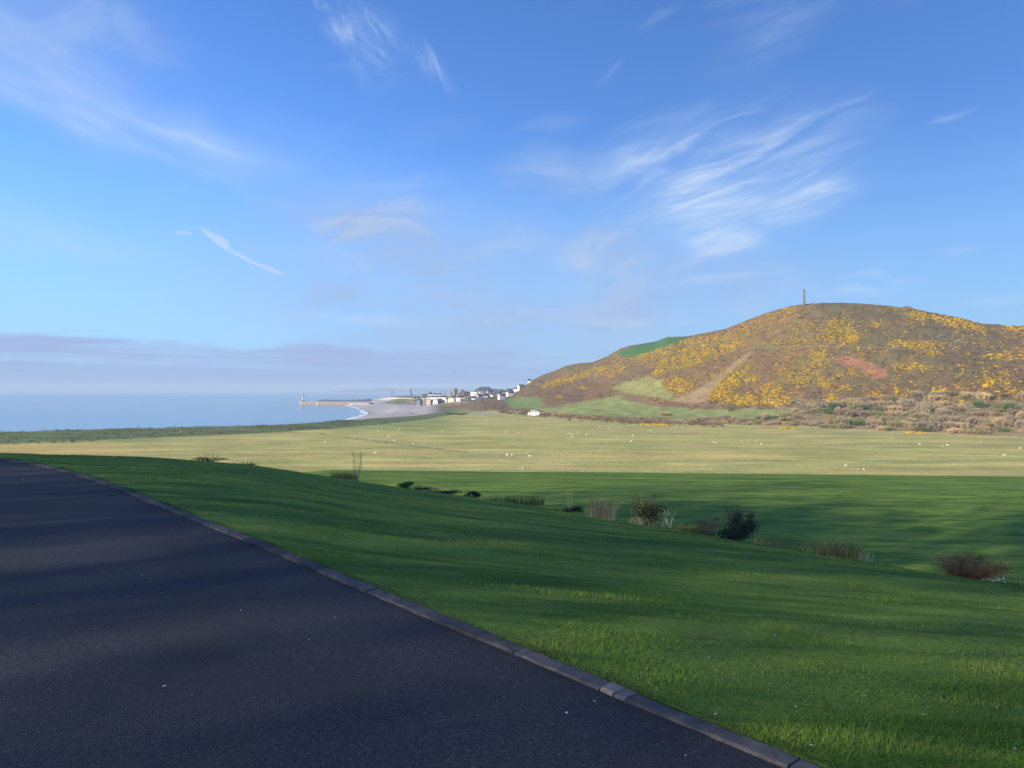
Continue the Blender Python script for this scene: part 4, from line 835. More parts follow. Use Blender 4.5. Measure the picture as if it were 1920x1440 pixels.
house('dark blue-grey house right of the white gable', 914, 748, 1260, 9, 8, 6.5, 3.2, 60, bluew, slate, 1, (2, 2))
house('pale-roofed house among the dark houses below the wooded headland', 918.5, 744, 1330, 10, 8, 6.5, 3.5, 25, whitem, slate, 1, (2, 2))
house('blue-grey house at the right of the dark house cluster', 924, 747, 1290, 8, 7, 6, 3.0, -30, bluew, slate, 1, (2, 2))
house('light blue low house at the foot of the dark cluster', 913.5, 751, 1230, 8, 6, 3.5, 2.0, 0, bluew, slate, 0, (2, 1))
for lb, px, py, Y, w, rot, wl in (('small white house tucked between the three-storey block and the gable house', 896, 747.5, 1255, 7, -20, whitem), ('white house in front of the dark cluster, next to the light blue one', 908.5, 751, 1225, 8, 15, whitem), ('white house at the top of the dark cluster', 911, 742, 1335, 8, -15, whitem), ('white house between the dark cluster and the brown stone house', 929.5, 746, 1270, 8, 10, whitem), ('cream house just above the brown stone house', 939, 743, 1250, 8, -15, cream), ('white house behind the brown-roofed houses', 879.5, 743.5, 1340, 9, 10, whitem), ('white cottage highest on the left slope of the hill', 992, 726, 1235, 4, 0, whitem), ('pinkish white house on the slope beside the skyline', 976.5, 735.5, 1225, 8, 30, pinkw), ('white gabled house on the skyline left of the pinkish one', 968.5, 736, 1230, 7, -30, whitem), ('beige house with dark roof leftmost on the skyline slope', 956, 738.5, 1240, 9, 0, tanst),
                              ('beige house below the skyline houses on the slope', 948, 741.5, 1220, 8, 0, tanst), ('white house low on the slope under the skyline houses', 957, 743.5, 1170, 9, 20, whitem), ('long low white house at the foot of the slope near the green field', 940.5, 748.8, 1130, 8, 25, whitem), ('brown stone house between the dark cluster and the slope', 935, 746, 1230, 8, 0, tanst)):
    house(lb, px, py, Y, w * 1.15, 7.5, 5.4, 2.6, rot, wl, slate, 1, (2, 1))
house('long white terrace with chimneys in the middle of the town', 819, 749.5, 1450, 38, 8, 5.2, 2.2, 3, whitem, slate, 5, (8, 1), name='terrace')
house('white end house standing above the left end of the long terrace', 806, 748, 1475, 7, 7, 9, 2.8, 0, whitem, slate, 1, (2, 2))
house('white house with tall chimney behind the middle of the terrace', 815, 748, 1500, 6, 7, 9, 2.5, 0, cream, slate, 1, (2, 2))
house('white house behind the right end of the long terrace', 824, 748, 1490, 7, 7, 8.5, 2.5, 0, whitem, slate, 1, (2, 2))
house('tan harbourside block nearest the shingle beach', 776.5, 760.5, 1390, 9, 9, 9, 2.2, 10, tanst, redroof, 1, (3, 3))
house('grey harbourside block right of the tan one', 786, 760.5, 1385, 8, 9, 9.5, 2.2, -20, bluew, slate, 1, (3, 3))
house('narrow brown harbourside house with pale upper wall', 794.5, 760.5, 1385, 6, 8, 9, 2.8, 0, tanst, slate, 1, (2, 3), gable_front=True)
house('cream gabled harbourside house', 803.5, 760.5, 1380, 8, 8, 10, 3.2, 0, cream, slate, 1, (2, 3), gable_front=True)
house('brown harbourside house between the cream and white gables', 810, 760.5, 1390, 5, 8, 8, 2.5, 0, tanst, slate, 1, (1, 3), gable_front=True)
house('white gabled harbourside house with dark bays', 816.5, 760.5, 1380, 9, 9, 8.5, 3.5, 0, whitem, slate, 1, (3, 2), gable_front=True)
house('dark teal harbourside building at the right end of the row', 824.5, 760, 1390, 7, 8, 7.5, 2.5, 0, plain('teal_wall', (.045, .10, .11), (.06, .12, .13), .5), slate, 0, (2, 2))
house('long low white shed right of the harbourside row', 833, 756.5, 1395, 12, 7, 3, 1.6, 5, whitem, slate, 0, (4, 1), name='shed')
house('small white cottage behind the tan harbourside block', 777, 751, 1500, 5, 6, 4, 2.5, 0, whitem, slate, 1, (2, 1)); house('second small white cottage right of the first behind the harbour', 782.5, 751, 1500, 5, 6, 4.5, 2.5, 20, whitem, slate, 1, (2, 1))
house('grey-roofed house between the cottages and the terrace', 794, 750, 1490, 9, 7, 4.5, 3, 0, cream, slate, 2, (3, 1)); house('pink house on the castle mound above the harbour', 792.5, 746, 1700, 8, 7, 6, 2.5, 0, pinkw, slate, 1, (2, 2)); house('dark-roofed house beside the pink house on the mound', 798, 746, 1690, 9, 7, 4.5, 4, 0, tanst, slate, 1, (3, 1))
def small_houses():
    g = random.Random(23); n = 0
    for _ in range(400):
        if n >= 22: break
        px = g.uniform(838, 934); Y = g.uniform(1180, 1420); py = np.interp(px, [838, 862, 890, 934], [756, 751, 751.5, 749]) - (Y - 1180) / 240 * 8 + g.uniform(-.6, .6)
        k = g.choices((0, 1, 2), (.6, .25, .15))[0]; n += 1; far = Y > 1300
        house(('small white house scattered among the houses ', 'small cream house scattered among the houses ', 'small stone house scattered among the houses ')[k] + ('at the back of the town' if far else 'at the front of the town'), px, py, Y, g.uniform(7, 11), 7, g.uniform(4.2, 6), 2.6, g.uniform(-35, 35), (whitem, cream, tanst)[k], g.choice((slate, slate, redroof)), 1, (2, 1), ('white', 'cream', 'stone')[k] + ' houses scattered ' + ('at the back' if far else 'at the front'))
small_houses()
# castle ruin, church tower and memorials on the skyline
def tower(name, label, cat, px, py, Y, w, h, mat, ruin=0, spire=0, seed=0, rot=20):
    q = at(px, py, Y); root = tag(empty(name, (q.x, q.y, max(zground(q.x, q.y), q.z) - 1), R(rot)), label, cat); g = random.Random(seed); n = 12; V = []; T = []
    per = [(-w/2 + w * i / (n // 4), -w/2) for i in range(n // 4)] + [(w/2, -w/2 + w * i / (n // 4)) for i in range(n // 4)] + [(w/2 - w * i / (n // 4), w/2) for i in range(n // 4)] + [(-w/2, w/2 - w * i / (n // 4)) for i in range(n // 4)]
    tops = [h - ruin * g.random() * h for _ in per]
    for k in (1, .72):
        V += [(x * k, y * k, -5) for x, y in per] + [(x * k, y * k, t) for (x, y), t in zip(per, tops)]
    for i in range(n): j = (i + 1) % n; T += [(i, j, n + j, n + i), (2 * n + j, 2 * n + i, 3 * n + i, 3 * n + j), (n + i, n + j, 3 * n + j, 3 * n + i)]
    link('tower_wall', npmesh('tower_wall', V, T, mat), root)
    if not ruin: link('tower_roof', boxes('tower_roof', [(-w * .36, w * .36, -w * .36, w * .36, h - 1, h - .4)], slate), root); link('parapet', boxes('parapet', [(sx * w * .42 - w * .1, sx * w * .42 + w * .1, sy * w * .42 - w * .1, sy * w * .42 + w * .1, h, h + 1.2) for sx in (-1, 1) for sy in (-1, 1)], mat), root)
    if spire: link('spire', lathe('spire', [(w * .35, h - .5), (0, h + spire)], 8, slate, False), root)
    link('opening', boxes('opening', [(-w * .12, w * .12, -w/2 - .05, -w/2 + .2, h * .45, h * .65)], blackm), root)
tower('castle_tower', 'tall square castle tower, biggest on the town skyline', 'tower', 853, 744, 1900, 9, 22, ruinst, .12, 0, 1, 35)
tower('castle_tower', 'thin broken castle wall standing left of the square tower', 'ruin', 834, 745, 1900, 3.2, 19, tanst, .3, 0, 2)
tower('castle_tower', 'low ruined wall joined to the left of the square tower', 'ruin', 847, 744, 1905, 6, 14, ruinst, .5, 0, 3)
tower('castle_tower', 'dark ruined castle block right of the square tower', 'ruin', 865.5, 744, 1880, 8, 19, bluew, .2, 0, 4)
tower('church_tower', 'small dark church tower above the white terrace', 'tower', 807, 745, 1850, 4, 12, bluew, 0, 4, 5)
def memorial():
    q = at(770, 742, 2000); root = tag(empty('war_memorial', (q.x, q.y, zground(q.x, q.y) - .5)), 'dark memorial statue on the green mound left of the town', 'monument')
    link('base', lathe('base', [(5, 0), (5, 2), (3.6, 2.2), (3.2, 6)], 8, bluew, False), root); link('column', lathe('column', [(2.6, 6), (2.0, 14), (2.6, 14.4), (2.4, 15)], 8, bluew, False), root); link('figure', lathe('figure', [(1.3, 15), (1.6, 16.5), (.9, 18), (.6, 18.6), (.7, 19.4), (0, 20)], 8, blackm), root)
    q = at(735, 742, 2000); root = tag(empty('mast', (q.x, q.y, zground(q.x, q.y) - .5)), 'slim dark mast on the mound at the far left of the town', 'mast'); link('pole', lathe('pole', [(.8, 0), (.5, 18), (0, 19)], 8, blackm), root); link('base', lathe('base', [(1.8, 0), (1.6, 4), (0, 4.4)], 8, bluew, False), root)
memorial()
q = at(1003, 769.5, 800)
house('white farm shed with grey roof at the foot of the hill', 1003.5, 770, 815, 9, 6, 2.6, 1.1, -8, whitem, plain('metal_roof', (.33, .35, .40), (.25, .27, .31), .6), 0, (3, 1), name='farm_shed'); house('small cream lean-to left of the farm shed', 994, 769.5, 815, 4.5, 4, 1.9, .5, -8, cream, slate, 0, (1, 1), name='farm_shed')
# trees and bushes between the houses
def town_green():
    g = random.Random(9)
    for i in range(46):
        px = g.uniform(780, 965); py = np.interp(px, [780, 830, 880, 965], [759, 752, 754, 748]) + g.uniform(-6, 9); Y = g.uniform(1080, 1420) if px > 840 else g.uniform(1250, 1500); q = at(px, py, Y); z = zground(q.x, q.y); r = g.uniform(1.6, 3.4); key = g.choice(('green', 'grey', 'olive'))
        root = tag(empty('town_bush', (q.x, q.y, z - .2), g.uniform(0, 6)), {'green': 'dark green bush growing among the town houses', 'grey': 'grey leafless bush growing among the town houses', 'olive': 'olive bush growing among the town houses'}[key], 'bush', key + ' bushes among the town houses'); root.scale = (r, r, r * g.uniform(.7, 1.2)); link('foliage', g.choice(SM[key]), root)
town_green()
# dark shrubs at the river mouth behind the beach
for i, (px, py, r) in enumerate(((850, 778, 4.2), (862, 778.5, 3.6), (838, 776, 3.0), (872, 777.5, 3.2), (772, 773.5, 2.4), (783, 773.8, 1.8))):
    Y = 39000 / (py + 1 - HZ); q = at(px, py, Y); root = tag(empty('shore_bush', (q.x, q.y, zground(q.x, q.y) - .3)), ['dark bush second from the left at the river mouth', 'dark bush second from the right at the river mouth', 'small dark bush leftmost at the river mouth', 'dark bush rightmost at the river mouth', 'low dark bush on the shingle at the back of the beach', 'smallest dark bush on the shingle beside the low one'][i], 'bush'); root.scale = (r * 1.6, r, r * .8); link('foliage', SM['green'][i % 3], root)
# white surf along the beach
def surf():
    foam = plain('sea_foam', (.85, .87, .88), (.75, .78, .8), 2, rough=.6); S = resample(SHORE[8:14], 2.0); g = np.random.default_rng(3); V = []; T = []
    for i, (x, y) in enumerate(S[:-1]):
        amp = sstep(fbm(np.array([y / 40.]), np.array([0.]), 17), .36, .6)[0]; w = .5 + 4.5 * amp; z = .04 + .3 * amp
        for k, o in enumerate((-w * 1.6, -w, -w * .35, 2.0)): V.append((x + o * .98 + g.normal() * .3, y + g.normal() * .5, (0.02, z, z * .7, .25)[k]))
        if i: q = 4 * i; T += [(q - 4 + k, q - 3 + k, q + 1 + k, q + k) for k in range(3)]
    tag(link('surf', npmesh('surf', V, T, foam)), 'white line of breaking surf along the shingle beach', kind='stuff')
surf()

# ------------------------------------------------------------------ planting along the brow of the lawn
bladem = attrmat('dry_blade', var=.1, scale=2, scale2=9, bstr=0)
def blades(name, n, spread, h, w, cols, seed, mat=None, lean=.35, aspect=(1, 1)):
    """grass-like blades: two-segment bent strips"""
    g = np.random.default_rng(seed); a = g.random(n) * 2 * np.pi; r = np.sqrt(g.random(n)) * spread; b = np.stack([np.cos(a) * r * aspect[0], np.sin(a) * r * aspect[1], np.zeros(n) - .02], -1); H = h * (.5 + .5 * g.random(n)); la = g.random(n) * 2 * np.pi; ln = lean * H * g.random(n)
    tip = b + np.stack([np.cos(la) * ln, np.sin(la) * ln, H], -1); mid = (b + tip) / 2 + np.stack([-np.cos(la) * ln * .18, -np.sin(la) * ln * .18, H * .06], -1); s = np.stack([-np.sin(la + .6), np.cos(la + .6), np.zeros(n)], -1) * w * (.6 + .6 * g.random(n))[:, None]
    V = np.stack([b - s, b + s, mid + s * .8, mid - s * .8, tip], 1).reshape(-1, 3); k = np.arange(n)[:, None] * 5; T = np.concatenate([k + np.array([[0, 1, 2]]), k + np.array([[0, 2, 3]]), k + np.array([[3, 2, 4]])])
    c = np.array(cols)[g.integers(0, len(cols), n)] * (.7 + .6 * g.random((n, 1))); return npmesh(name, V, T, mat or bladem, False, {'col': np.repeat(c, 5, 0)})
STRAW = [(.72, .56, .26), (.82, .66, .34), (.54, .40, .17)]; TAWNY = [(.42, .30, .12), (.55, .42, .19), (.20, .22, .06)]; GREENS = [(.07, .13, .035), (.11, .16, .045), (.05, .10, .03)]
def leafy(name, n, dims, leaf, cols, seed, clump=9, fill=.9):
    """leaf quads gathered in clumps through an ellipsoid"""
    g = np.random.default_rng(seed); cc = g.normal(size=(clump, 3)) * .42; cc /= np.maximum(1, np.linalg.norm(cc, axis=1) / .85)[:, None]; own = g.integers(0, clump, n); p = cc[own] + g.normal(size=(n, 3)) * .24 * fill
    p = p * np.array(dims) + np.array([0, 0, dims[2] * .95]); p[:, 2] = np.maximum(p[:, 2], .02); d = g.normal(size=(n, 3)); d[:, 2] = np.abs(d[:, 2]) + .2; d /= np.linalg.norm(d, axis=1)[:, None]; s = np.cross(d, g.normal(size=(n, 3))); s /= np.linalg.norm(s, axis=1)[:, None]; L = leaf * (.6 + .8 * g.random((n, 1)))
    V = np.stack([p, p + d * L * .5 + s * L * .3, p + d * L, p + d * L * .5 - s * L * .3], 1).reshape(-1, 3); T = np.arange(n * 4).reshape(-1, 4); c = np.array(cols)[g.integers(0, len(cols), n)] * (.7 + .6 * g.random((n, 1))); return npmesh(name, V, T, bladem, False, {'col': np.repeat(c, 4, 0)})
barkp = plain('pale_stem', (.62, .55, .45), (.42, .36, .28), 6); DARKL = [(.045, .072, .050), (.065, .092, .056), (.038, .058, .050)]; MIDL = [(.06, .085, .035), (.09, .105, .045), (.07, .06, .035)]; HEATH = [(.28, .12, .07), (.20, .095, .06), (.33, .17, .09), (.14, .11, .05)]
def plant(name, label, cat, px, dy=.0, parts=()):
    p = brow_at(px, dy); root = tag(empty(name, p), label, cat)
    for nm, me in parts: link(nm, me, root)
    return root
plant('heather_mound', 'low reddish heather mound at the right on the brow of the lawn', 'shrub', 1812, .2, [('twigs', stem_mesh('twigs', 260, .46, .60, .006, plain('heather_twig', (.30, .15, .09), (.18, .10, .06), 5), 3, .3, 2, (.6, 1), .25)), ('foliage', leafy('foliage', 2600, (.64, .45, .24), .035, HEATH, 4, 16, 1.0))])
fl = plant('white_flowers', 'small drift of white flowers beside the heather mound', 'flowers', 1868, .0, [('leaves', blades('leaves', 160, .30, .10, .006, GREENS, 5, None, .5, (1.3, .5))), ('blossom', leafy('blossom', 60, (.28, .14, .06), .026, [(.7, .7, .66), (.8, .8, .76)], 6, 12))])
plant('dry_grass_clump', 'tawny dry grass clump on the brow between the dark shrub and the heather', 'grass clump', 1572, .3, [('blades', blades('blades', 650, .55, .60, .005, TAWNY + [(.12, .15, .05)], 7, None, .55, (1.05, .5)))])
plant('dry_grass_clump', 'small pale grass tuft at the right end of the tawny clump', 'grass clump', 1622, .1, [('blades', blades('blades', 70, .20, .36, .005, STRAW, 8, None, .7, (1, .6)))])
plant('dry_grass_clump', 'thin yellowish grass tufts left of the tawny clump', 'grass clump', 1486, .4, [('blades', blades('blades', 220, .75, .30, .005, [(.20, .22, .06), (.12, .17, .045), (.26, .24, .10)], 9, None, .5, (1.1, .35)))])
plant('dry_grass_clump', 'short reddish tufts right of the dark evergreen shrub', 'grass clump', 1440, .3, [('blades', blades('blades', 110, .40, .32, .005, [(.20, .15, .07), (.20, .20, .08)], 10, None, .5, (1.2, .4)))])
plant('evergreen_shrub', 'dark blue-green evergreen shrub with upright shoots on the brow', 'shrub', 1384, .3, [('stems', stem_mesh('stems', 40, 1.0, .42, .012, twigm, 11, .3, 2)), ('foliage', leafy('foliage', 2600, (.54, .40, .31), .055, DARKL, 12, 13, .9)), ('shoots', leafy('shoots', 1300, (.52, .34, .48), .055, DARKL, 13, 11, .42))])
plant('twiggy_shrub', 'sparse grey twiggy shrub touching the left of the dark evergreen', 'shrub', 1328, .35, [('stems', stem_mesh('stems', 50, .56, .42, .007, plain('dull_stem', (.26, .21, .15), (.17, .14, .10), 5), 14, .5, 4)), ('foliage', leafy('foliage', 420, (.40, .30, .28), .045, MIDL, 15, 10))])
plant('dry_grass_clump', 'low green grass left of the sparse twiggy shrub', 'grass clump', 1290, .4, [('blades', blades('blades', 700, .6, .32, .006, [(.10, .14, .04), (.17, .18, .06)], 16, None, .5, (1.2, .5)))])
plant('leafy_shrub', 'open leafy shrub with pale crooked stems in the middle of the brow', 'shrub', 1212, .3, [('stems', stem_mesh('stems', 26, 1.12, .68, .010, twigm, 17, .9, 4, (.45, 1.0))), ('pale_stems', stem_mesh('pale_stems', 7, .6, .45, .012, barkp, 41, .9, 1, (.5, 1.0))), ('foliage', leafy('foliage', 1100, (.62, .45, .46), .075, [(.05, .075, .03), (.085, .10, .04), (.11, .095, .045)], 18, 16, .8)), ('dead_blades', blades('dead_blades', 110, .6, .45, .005, STRAW, 19, None, .6, (1.1, .5)))])
plant('bare_branch', 'forked pale bare branch at the right side of the open leafy shrub', 'branch', 1256, .25, [('stems', stem_mesh('stems', 5, .62, .22, .011, barkp, 20, .9, 3, (.7, 1), .03))])
plant('tall_dry_grass', 'tall pale dry grass stalks fanning out on the brow', 'grass clump', 1126, .3, [('stalks', blades('stalks', 260, .50, 1.0, .005, STRAW, 21, None, .75, (1.1, .5))), ('inner_stems', stem_mesh('inner_stems', 90, .80, .45, .005, plain('mauve_stem', (.15, .10, .085), (.10, .07, .065), 5), 22, .4, 1))])
plant('dry_stalks', 'few thin upright dry stalks left of the tall dry grass', 'grass clump', 1068, .2, [('stalks', blades('stalks', 9, .22, 1.05, .006, STRAW, 23, None, .08))])
plant('low_shrub', 'low dark purple mat of shrub at the foot of the dry stalks', 'shrub', 1076, .0, [('foliage', leafy('foliage', 900, (.48, .28, .14), .045, [(.06, .05, .055), (.05, .055, .04)], 24, 10))])
plant('dry_grass_clump', 'thin green grass tufts right of the small round bush', 'grass clump', 962, .5, [('blades', blades('blades', 520, 1.2, .48, .009, [(.13, .15, .05), (.20, .19, .08)], 25, None, .4, (1.1, .3)))])
plant('low_shrub', 'small dark round bush alone at the right end of the low hedge', 'shrub', 886, .2, [('foliage', leafy('foliage', 900, (.34, .3, .17), .055, [(.045, .045, .05), (.06, .07, .04)], 26, 8))])
plant('low_hedge', 'row of low dark bluish shrubs along the brow', 'shrub', 834, .2, [('foliage', leafy('foliage', 1500, (.80, .4, .10), .05, DARKL + [(.07, .085, .06)], 27, 16))])
plant('low_shrub', 'low dark green shrub in the middle of the shrub row', 'shrub', 800, .2, [('foliage', leafy('foliage', 600, (.42, .35, .11), .05, DARKL, 28, 9))])
plant('low_shrub', 'bright green leafy plant at the left end of the shrub row', 'shrub', 764, .3, [('foliage', leafy('foliage', 800, (.42, .35, .17), .08, GREENS, 29, 9))])
plant('low_shrub', 'brownish low twigs between the green plant and the shrub row', 'shrub', 783, .2, [('stems', stem_mesh('stems', 60, .24, .22, .007, twigm, 30, .5, 2))])
plant('young_tree', 'young bare tree with two pale stems near the left of the brow', 'tree', 668, .6, [('stems', stem_mesh('stems', 2, .72, .10, .022, barkp, 31, .3, 0, (.95, 1), .10)), ('twigs', stem_mesh('twigs', 12, 1.45, .26, .008, plain('grey_twig', (.19, .16, .13), (.13, .11, .09), 5), 32, .5, 5, (.75, 1), .10))])
plant('dry_grass_clump', 'yellowish grass tufts left of the young bare tree', 'grass clump', 646, .6, [('blades', blades('blades', 420, .55, .45, .010, [(.24, .23, .08), (.16, .18, .06)], 33, None, .35, (1.2, .4)))])
plant('weed_stems', 'dark weedy stems on the brow at the left of the lawn', 'weeds', 393, .2, [('stems', stem_mesh('stems', 40, .32, .45, .006, twigm, 34, .5, 3, (.3, 1), .3)), ('foliage', leafy('foliage', 420, (.75, .4, .07), .05, DARKL, 35, 12))])
plant('weed_stems', 'thin scattered weeds right of the dark weedy stems', 'weeds', 462, .2, [('stems', stem_mesh('stems', 22, .28, .5, .006, twigm, 36, .5, 2, (.3, 1), .3)), ('foliage', leafy('foliage', 160, (.6, .35, .06), .05, DARKL, 37, 8))])

# ------------------------------------------------------------------ lawn grass, daisies, petals
def lawn_grass():
    g = np.random.default_rng(50); n = 900000; t = g.random(n) ** 1.15; Y = 1.9 * (36 / 1.9) ** t; u = -1.0 + g.random(n) * 2.1; yk = np.interp(u, _ku, _ky); Y1 = smooth_interp(960 + F * u, [b[0] for b in BROW], [b[2] for b in BROW]); k = (Y > yk + .012) & (Y < Y1 + 1.5)
    # a ragged fringe hanging over the kerb
    Y, u = Y[k], u[k]; X = u * Y; Z = lawn_z(u, Y); n = len(Y); sc = np.maximum(1, Y / 7.0)
    tall = .75 + .7 * sstep(fbm(X / .7, Y / .7, 51), .45, .65); H = (.011 + .012 * g.random(n)) * sc ** .35 * tall; w = .0019 * sc ** .9 * (.7 + .6 * g.random(n)); la = g.random(n) * 2 * np.pi; ln = H * (.4 + 1.1 * g.random(n)); b = np.stack([X, Y, Z - .004], -1)
    sd = np.stack([-np.sin(la), np.cos(la), 0 * la], -1) * w[:, None]; tip = b + np.stack([np.cos(la) * ln, np.sin(la) * ln, H], -1); V = np.stack([b - sd, b + sd, tip], 1).reshape(-1, 3)
    a = .4 * fbm((X + Y * .07) * .14, (Y - X * .07) * .95, 52) + .6 * fbm((X - .05 * Y) / 1.5, (Y + .05 * X) / .26, 54); y = fbm(X / 1.6, Y / 1.6, 53); base_ = np.array((.062, .150, .016))[None] * (1 - sstep(a, .38, .58))[:, None] + np.array((.205, .305, .040))[None] * sstep(a, .38, .58)[:, None]  # blade colour carries the same painted light streaks and mown tones
    dry = (g.random(n) < .03 + .30 * sstep(y, .56, .70)); c = np.where(dry[:, None], np.array((.21, .20, .065))[None], base_) * (.8 + .4 * g.random((n, 1)))
    tag(link('lawn_grass', npmesh('lawn_grass', V, np.arange(n * 3).reshape(-1, 3), attrmat('grass_blade', var=.05, bstr=0), False, {'col': np.repeat(c, 3, 0)})), 'short green grass blades of the lawn beside the kerb', kind='stuff')
lawn_grass()
def kerb_edge():
    """blades leaning over the kerb from the lawn, and grit washed against it on the drive"""
    g = np.random.default_rng(58); n = 16000; i = g.integers(60, 420, n); dens = fbm(KQ[i, 0] / .5, KQ[i, 1] / .5, 59); k = g.random(n) < sstep(dens, .30, .6) * .9 + .1; i = i[k]; n = len(i)
    b = KQ[i] + _kn[i] * (.106 + .05 * g.random((n, 1))) + _kt[i] * (g.random((n, 1)) - .5) * .1; L = .02 + .035 * g.random(n) * sstep(fbm(KQ[i, 0] / .4, KQ[i, 1] / .4, 60), .35, .6); an = g.normal(size=n) * .7; d = -_kn[i] * np.cos(an)[:, None] + _kt[i] * np.sin(an)[:, None]; z0 = np.full(n, ZD + .02)
    p = np.c_[b, z0]; tip = p + np.c_[d * L[:, None] * .8, .35 * L + .012]; s = np.c_[np.stack([-d[:, 1], d[:, 0]], -1) * .0022, np.zeros(n)]; V = np.stack([p - s, p + s, tip], 1).reshape(-1, 3); c = np.where(g.random((n, 1)) < .3, np.array([[.20, .17, .07]]), np.array([[.06, .14, .025]])) * (.6 + .7 * g.random((n, 1)))
    tag(link('edge_grass', npmesh('edge_grass', V, np.arange(n * 3).reshape(-1, 3), MATS['grass_blade'], False, {'col': np.repeat(c, 3, 0)})), 'ragged fringe of grass leaning over the kerb', kind='stuff')
    n = 5200; i = g.integers(60, 300, n); q = KQ[i] - _kn[i] * (np.abs(g.normal(size=(n, 1))) * .09 + .004) + _kt[i] * (g.random((n, 1)) - .5) * .1; X, Y, Z = q[:, 0], q[:, 1], np.full(n, ZD + .001); sz = .0022 + .0035 * g.random(n) ** 3
    V, T, own = tri_clumps(X, Y, Z, sz * 1.5, 3, .6, 61); c = np.array([(.11, .085, .075), (.16, .13, .10), (.07, .06, .055), (.20, .17, .13)])[g.integers(0, 4, n)][own]
    tag(link('grit', npmesh('grit', V, T, bladem, False, {'col': c})), 'brownish grit and litter washed against the kerb', kind='stuff')
kerb_edge()
petm = plain('white_petal', (.75, .72, .68), (.62, .58, .55), 30, rough=.6)
def petals():
    me = npmesh('petal', [(-.018, 0, .002), (-.008, -.008, .004), (.010, -.007, .006), (.018, 0, .004), (.009, .008, .007), (-.009, .008, .003), (0, 0, .0015)], [(0, 1, 6), (1, 2, 6), (2, 3, 6), (3, 4, 6), (4, 5, 6), (5, 0, 6)], petm); g = random.Random(8)
    P = [(1062, 1336, 1), (1114, 1314, .8), (310, 1286, 1), (580, 1199, .8), (552, 1230, .5), (453, 1144, .8), (628, 1157, .7), (538, 1049, .6), (266, 1079, .7), (282, 1085, .5), (302, 1111, .5), (44, 900, 1.6), (362, 1301, .4), (1136, 1327, .4), (966, 1286, .4), (180, 1178, .4), (318, 1120, .4), (1284, 1415, .5)]
    for px, py, s in P:
        Y = (EYE - ZD) * F / (py - HZ); o = link('petal', me, None, ((px - 960) / F * Y, Y, ZD + .003), g.uniform(0, 6)); s *= .65; o.scale = (s, s, s); tag(o, 'small white fallen petal lying on the dark tarmac drive', 'petal', 'petals on the drive')
    dm = [npmesh('bloom', [(.012 * math.cos(a * .7854), .012 * math.sin(a * .7854), .003 * (a % 2)) for a in range(8)] + [(0, 0, .002)], [(a, (a + 1) % 8, 8) for a in range(8)], petm), npmesh('stalk', [(-.001, 0, -.04), (.001, 0, -.04), (0, 0, 0)], [(0, 1, 2)], twigm)]
    for px, py in ((1452, 1202), (1451, 1203), (1328, 1244), (1519, 1413), (1729, 1354), (1340, 1368), (1866, 1340), (700, 1020), (640, 913), (820, 916), (250, 907), (302, 923), (330, 944), (1593, 1111), (1900, 1420), (1490, 1340), (1120, 1080)):
        u = (px - 960) / F; Ys = np.linspace(2, 40, 3000); z = lawn_z(np.full(3000, u), Ys); yk = float(np.interp(u, _ku, _ky)); py_ = HZ - (z - EYE) / Ys * F; i = int(np.argmin(np.abs(py_ - py) + 1e3 * (Ys < yk)))
        s = max(.55, Ys[i] / 12); root = tag(empty('daisy', (u * Ys[i], Ys[i], z[i] + .045)), 'tiny white daisy head in the lawn', 'daisy', 'daisies in the lawn'); root.scale = (s, s, s); link('bloom', dm[0], root); link('stalk', dm[1], root)
petals()

# ------------------------------------------------------------------ wooded bank to the left, whose trees shade the garden
def zbank(X, Y): return 29.3 + 11 * sstep(-X, 24, 95) - .12 * np.maximum(np.asarray(Y, float) - 32, 0) + .5 * (fbm(np.asarray(X) / 9., np.asarray(Y) / 9., 97) - .5)
def wooded_bank():
    x = np.linspace(-190, -27, 80); y = np.linspace(-150, 120, 110); XX, YY = np.meshgrid(x, y); Z = zbank(XX, YY); Z = np.where(YY > -XX * 1.12, -2, Z); Z[:, -1] = 28.8
    Fc = gridfaces(*XX.shape); keep = (YY <= -XX * 1.12).ravel(); Fc = Fc[keep[Fc].all(1)]
    tag(link('wooded_bank', npmesh('wooded_bank', np.stack([XX, YY, Z], -1).reshape(-1, 3), Fc, plain('woodland_floor', (.09, .085, .045), (.06, .075, .03), .4, coords='pos'), True)), 'grassy bank rising under trees left of the drive', kind='structure')
wooded_bank()
barkm = plain('tree_bark', (.12, .10, .08), (.07, .06, .05), 2, bstr=.6); leaft = attrmat('tree_leaf', var=.15, bstr=0)
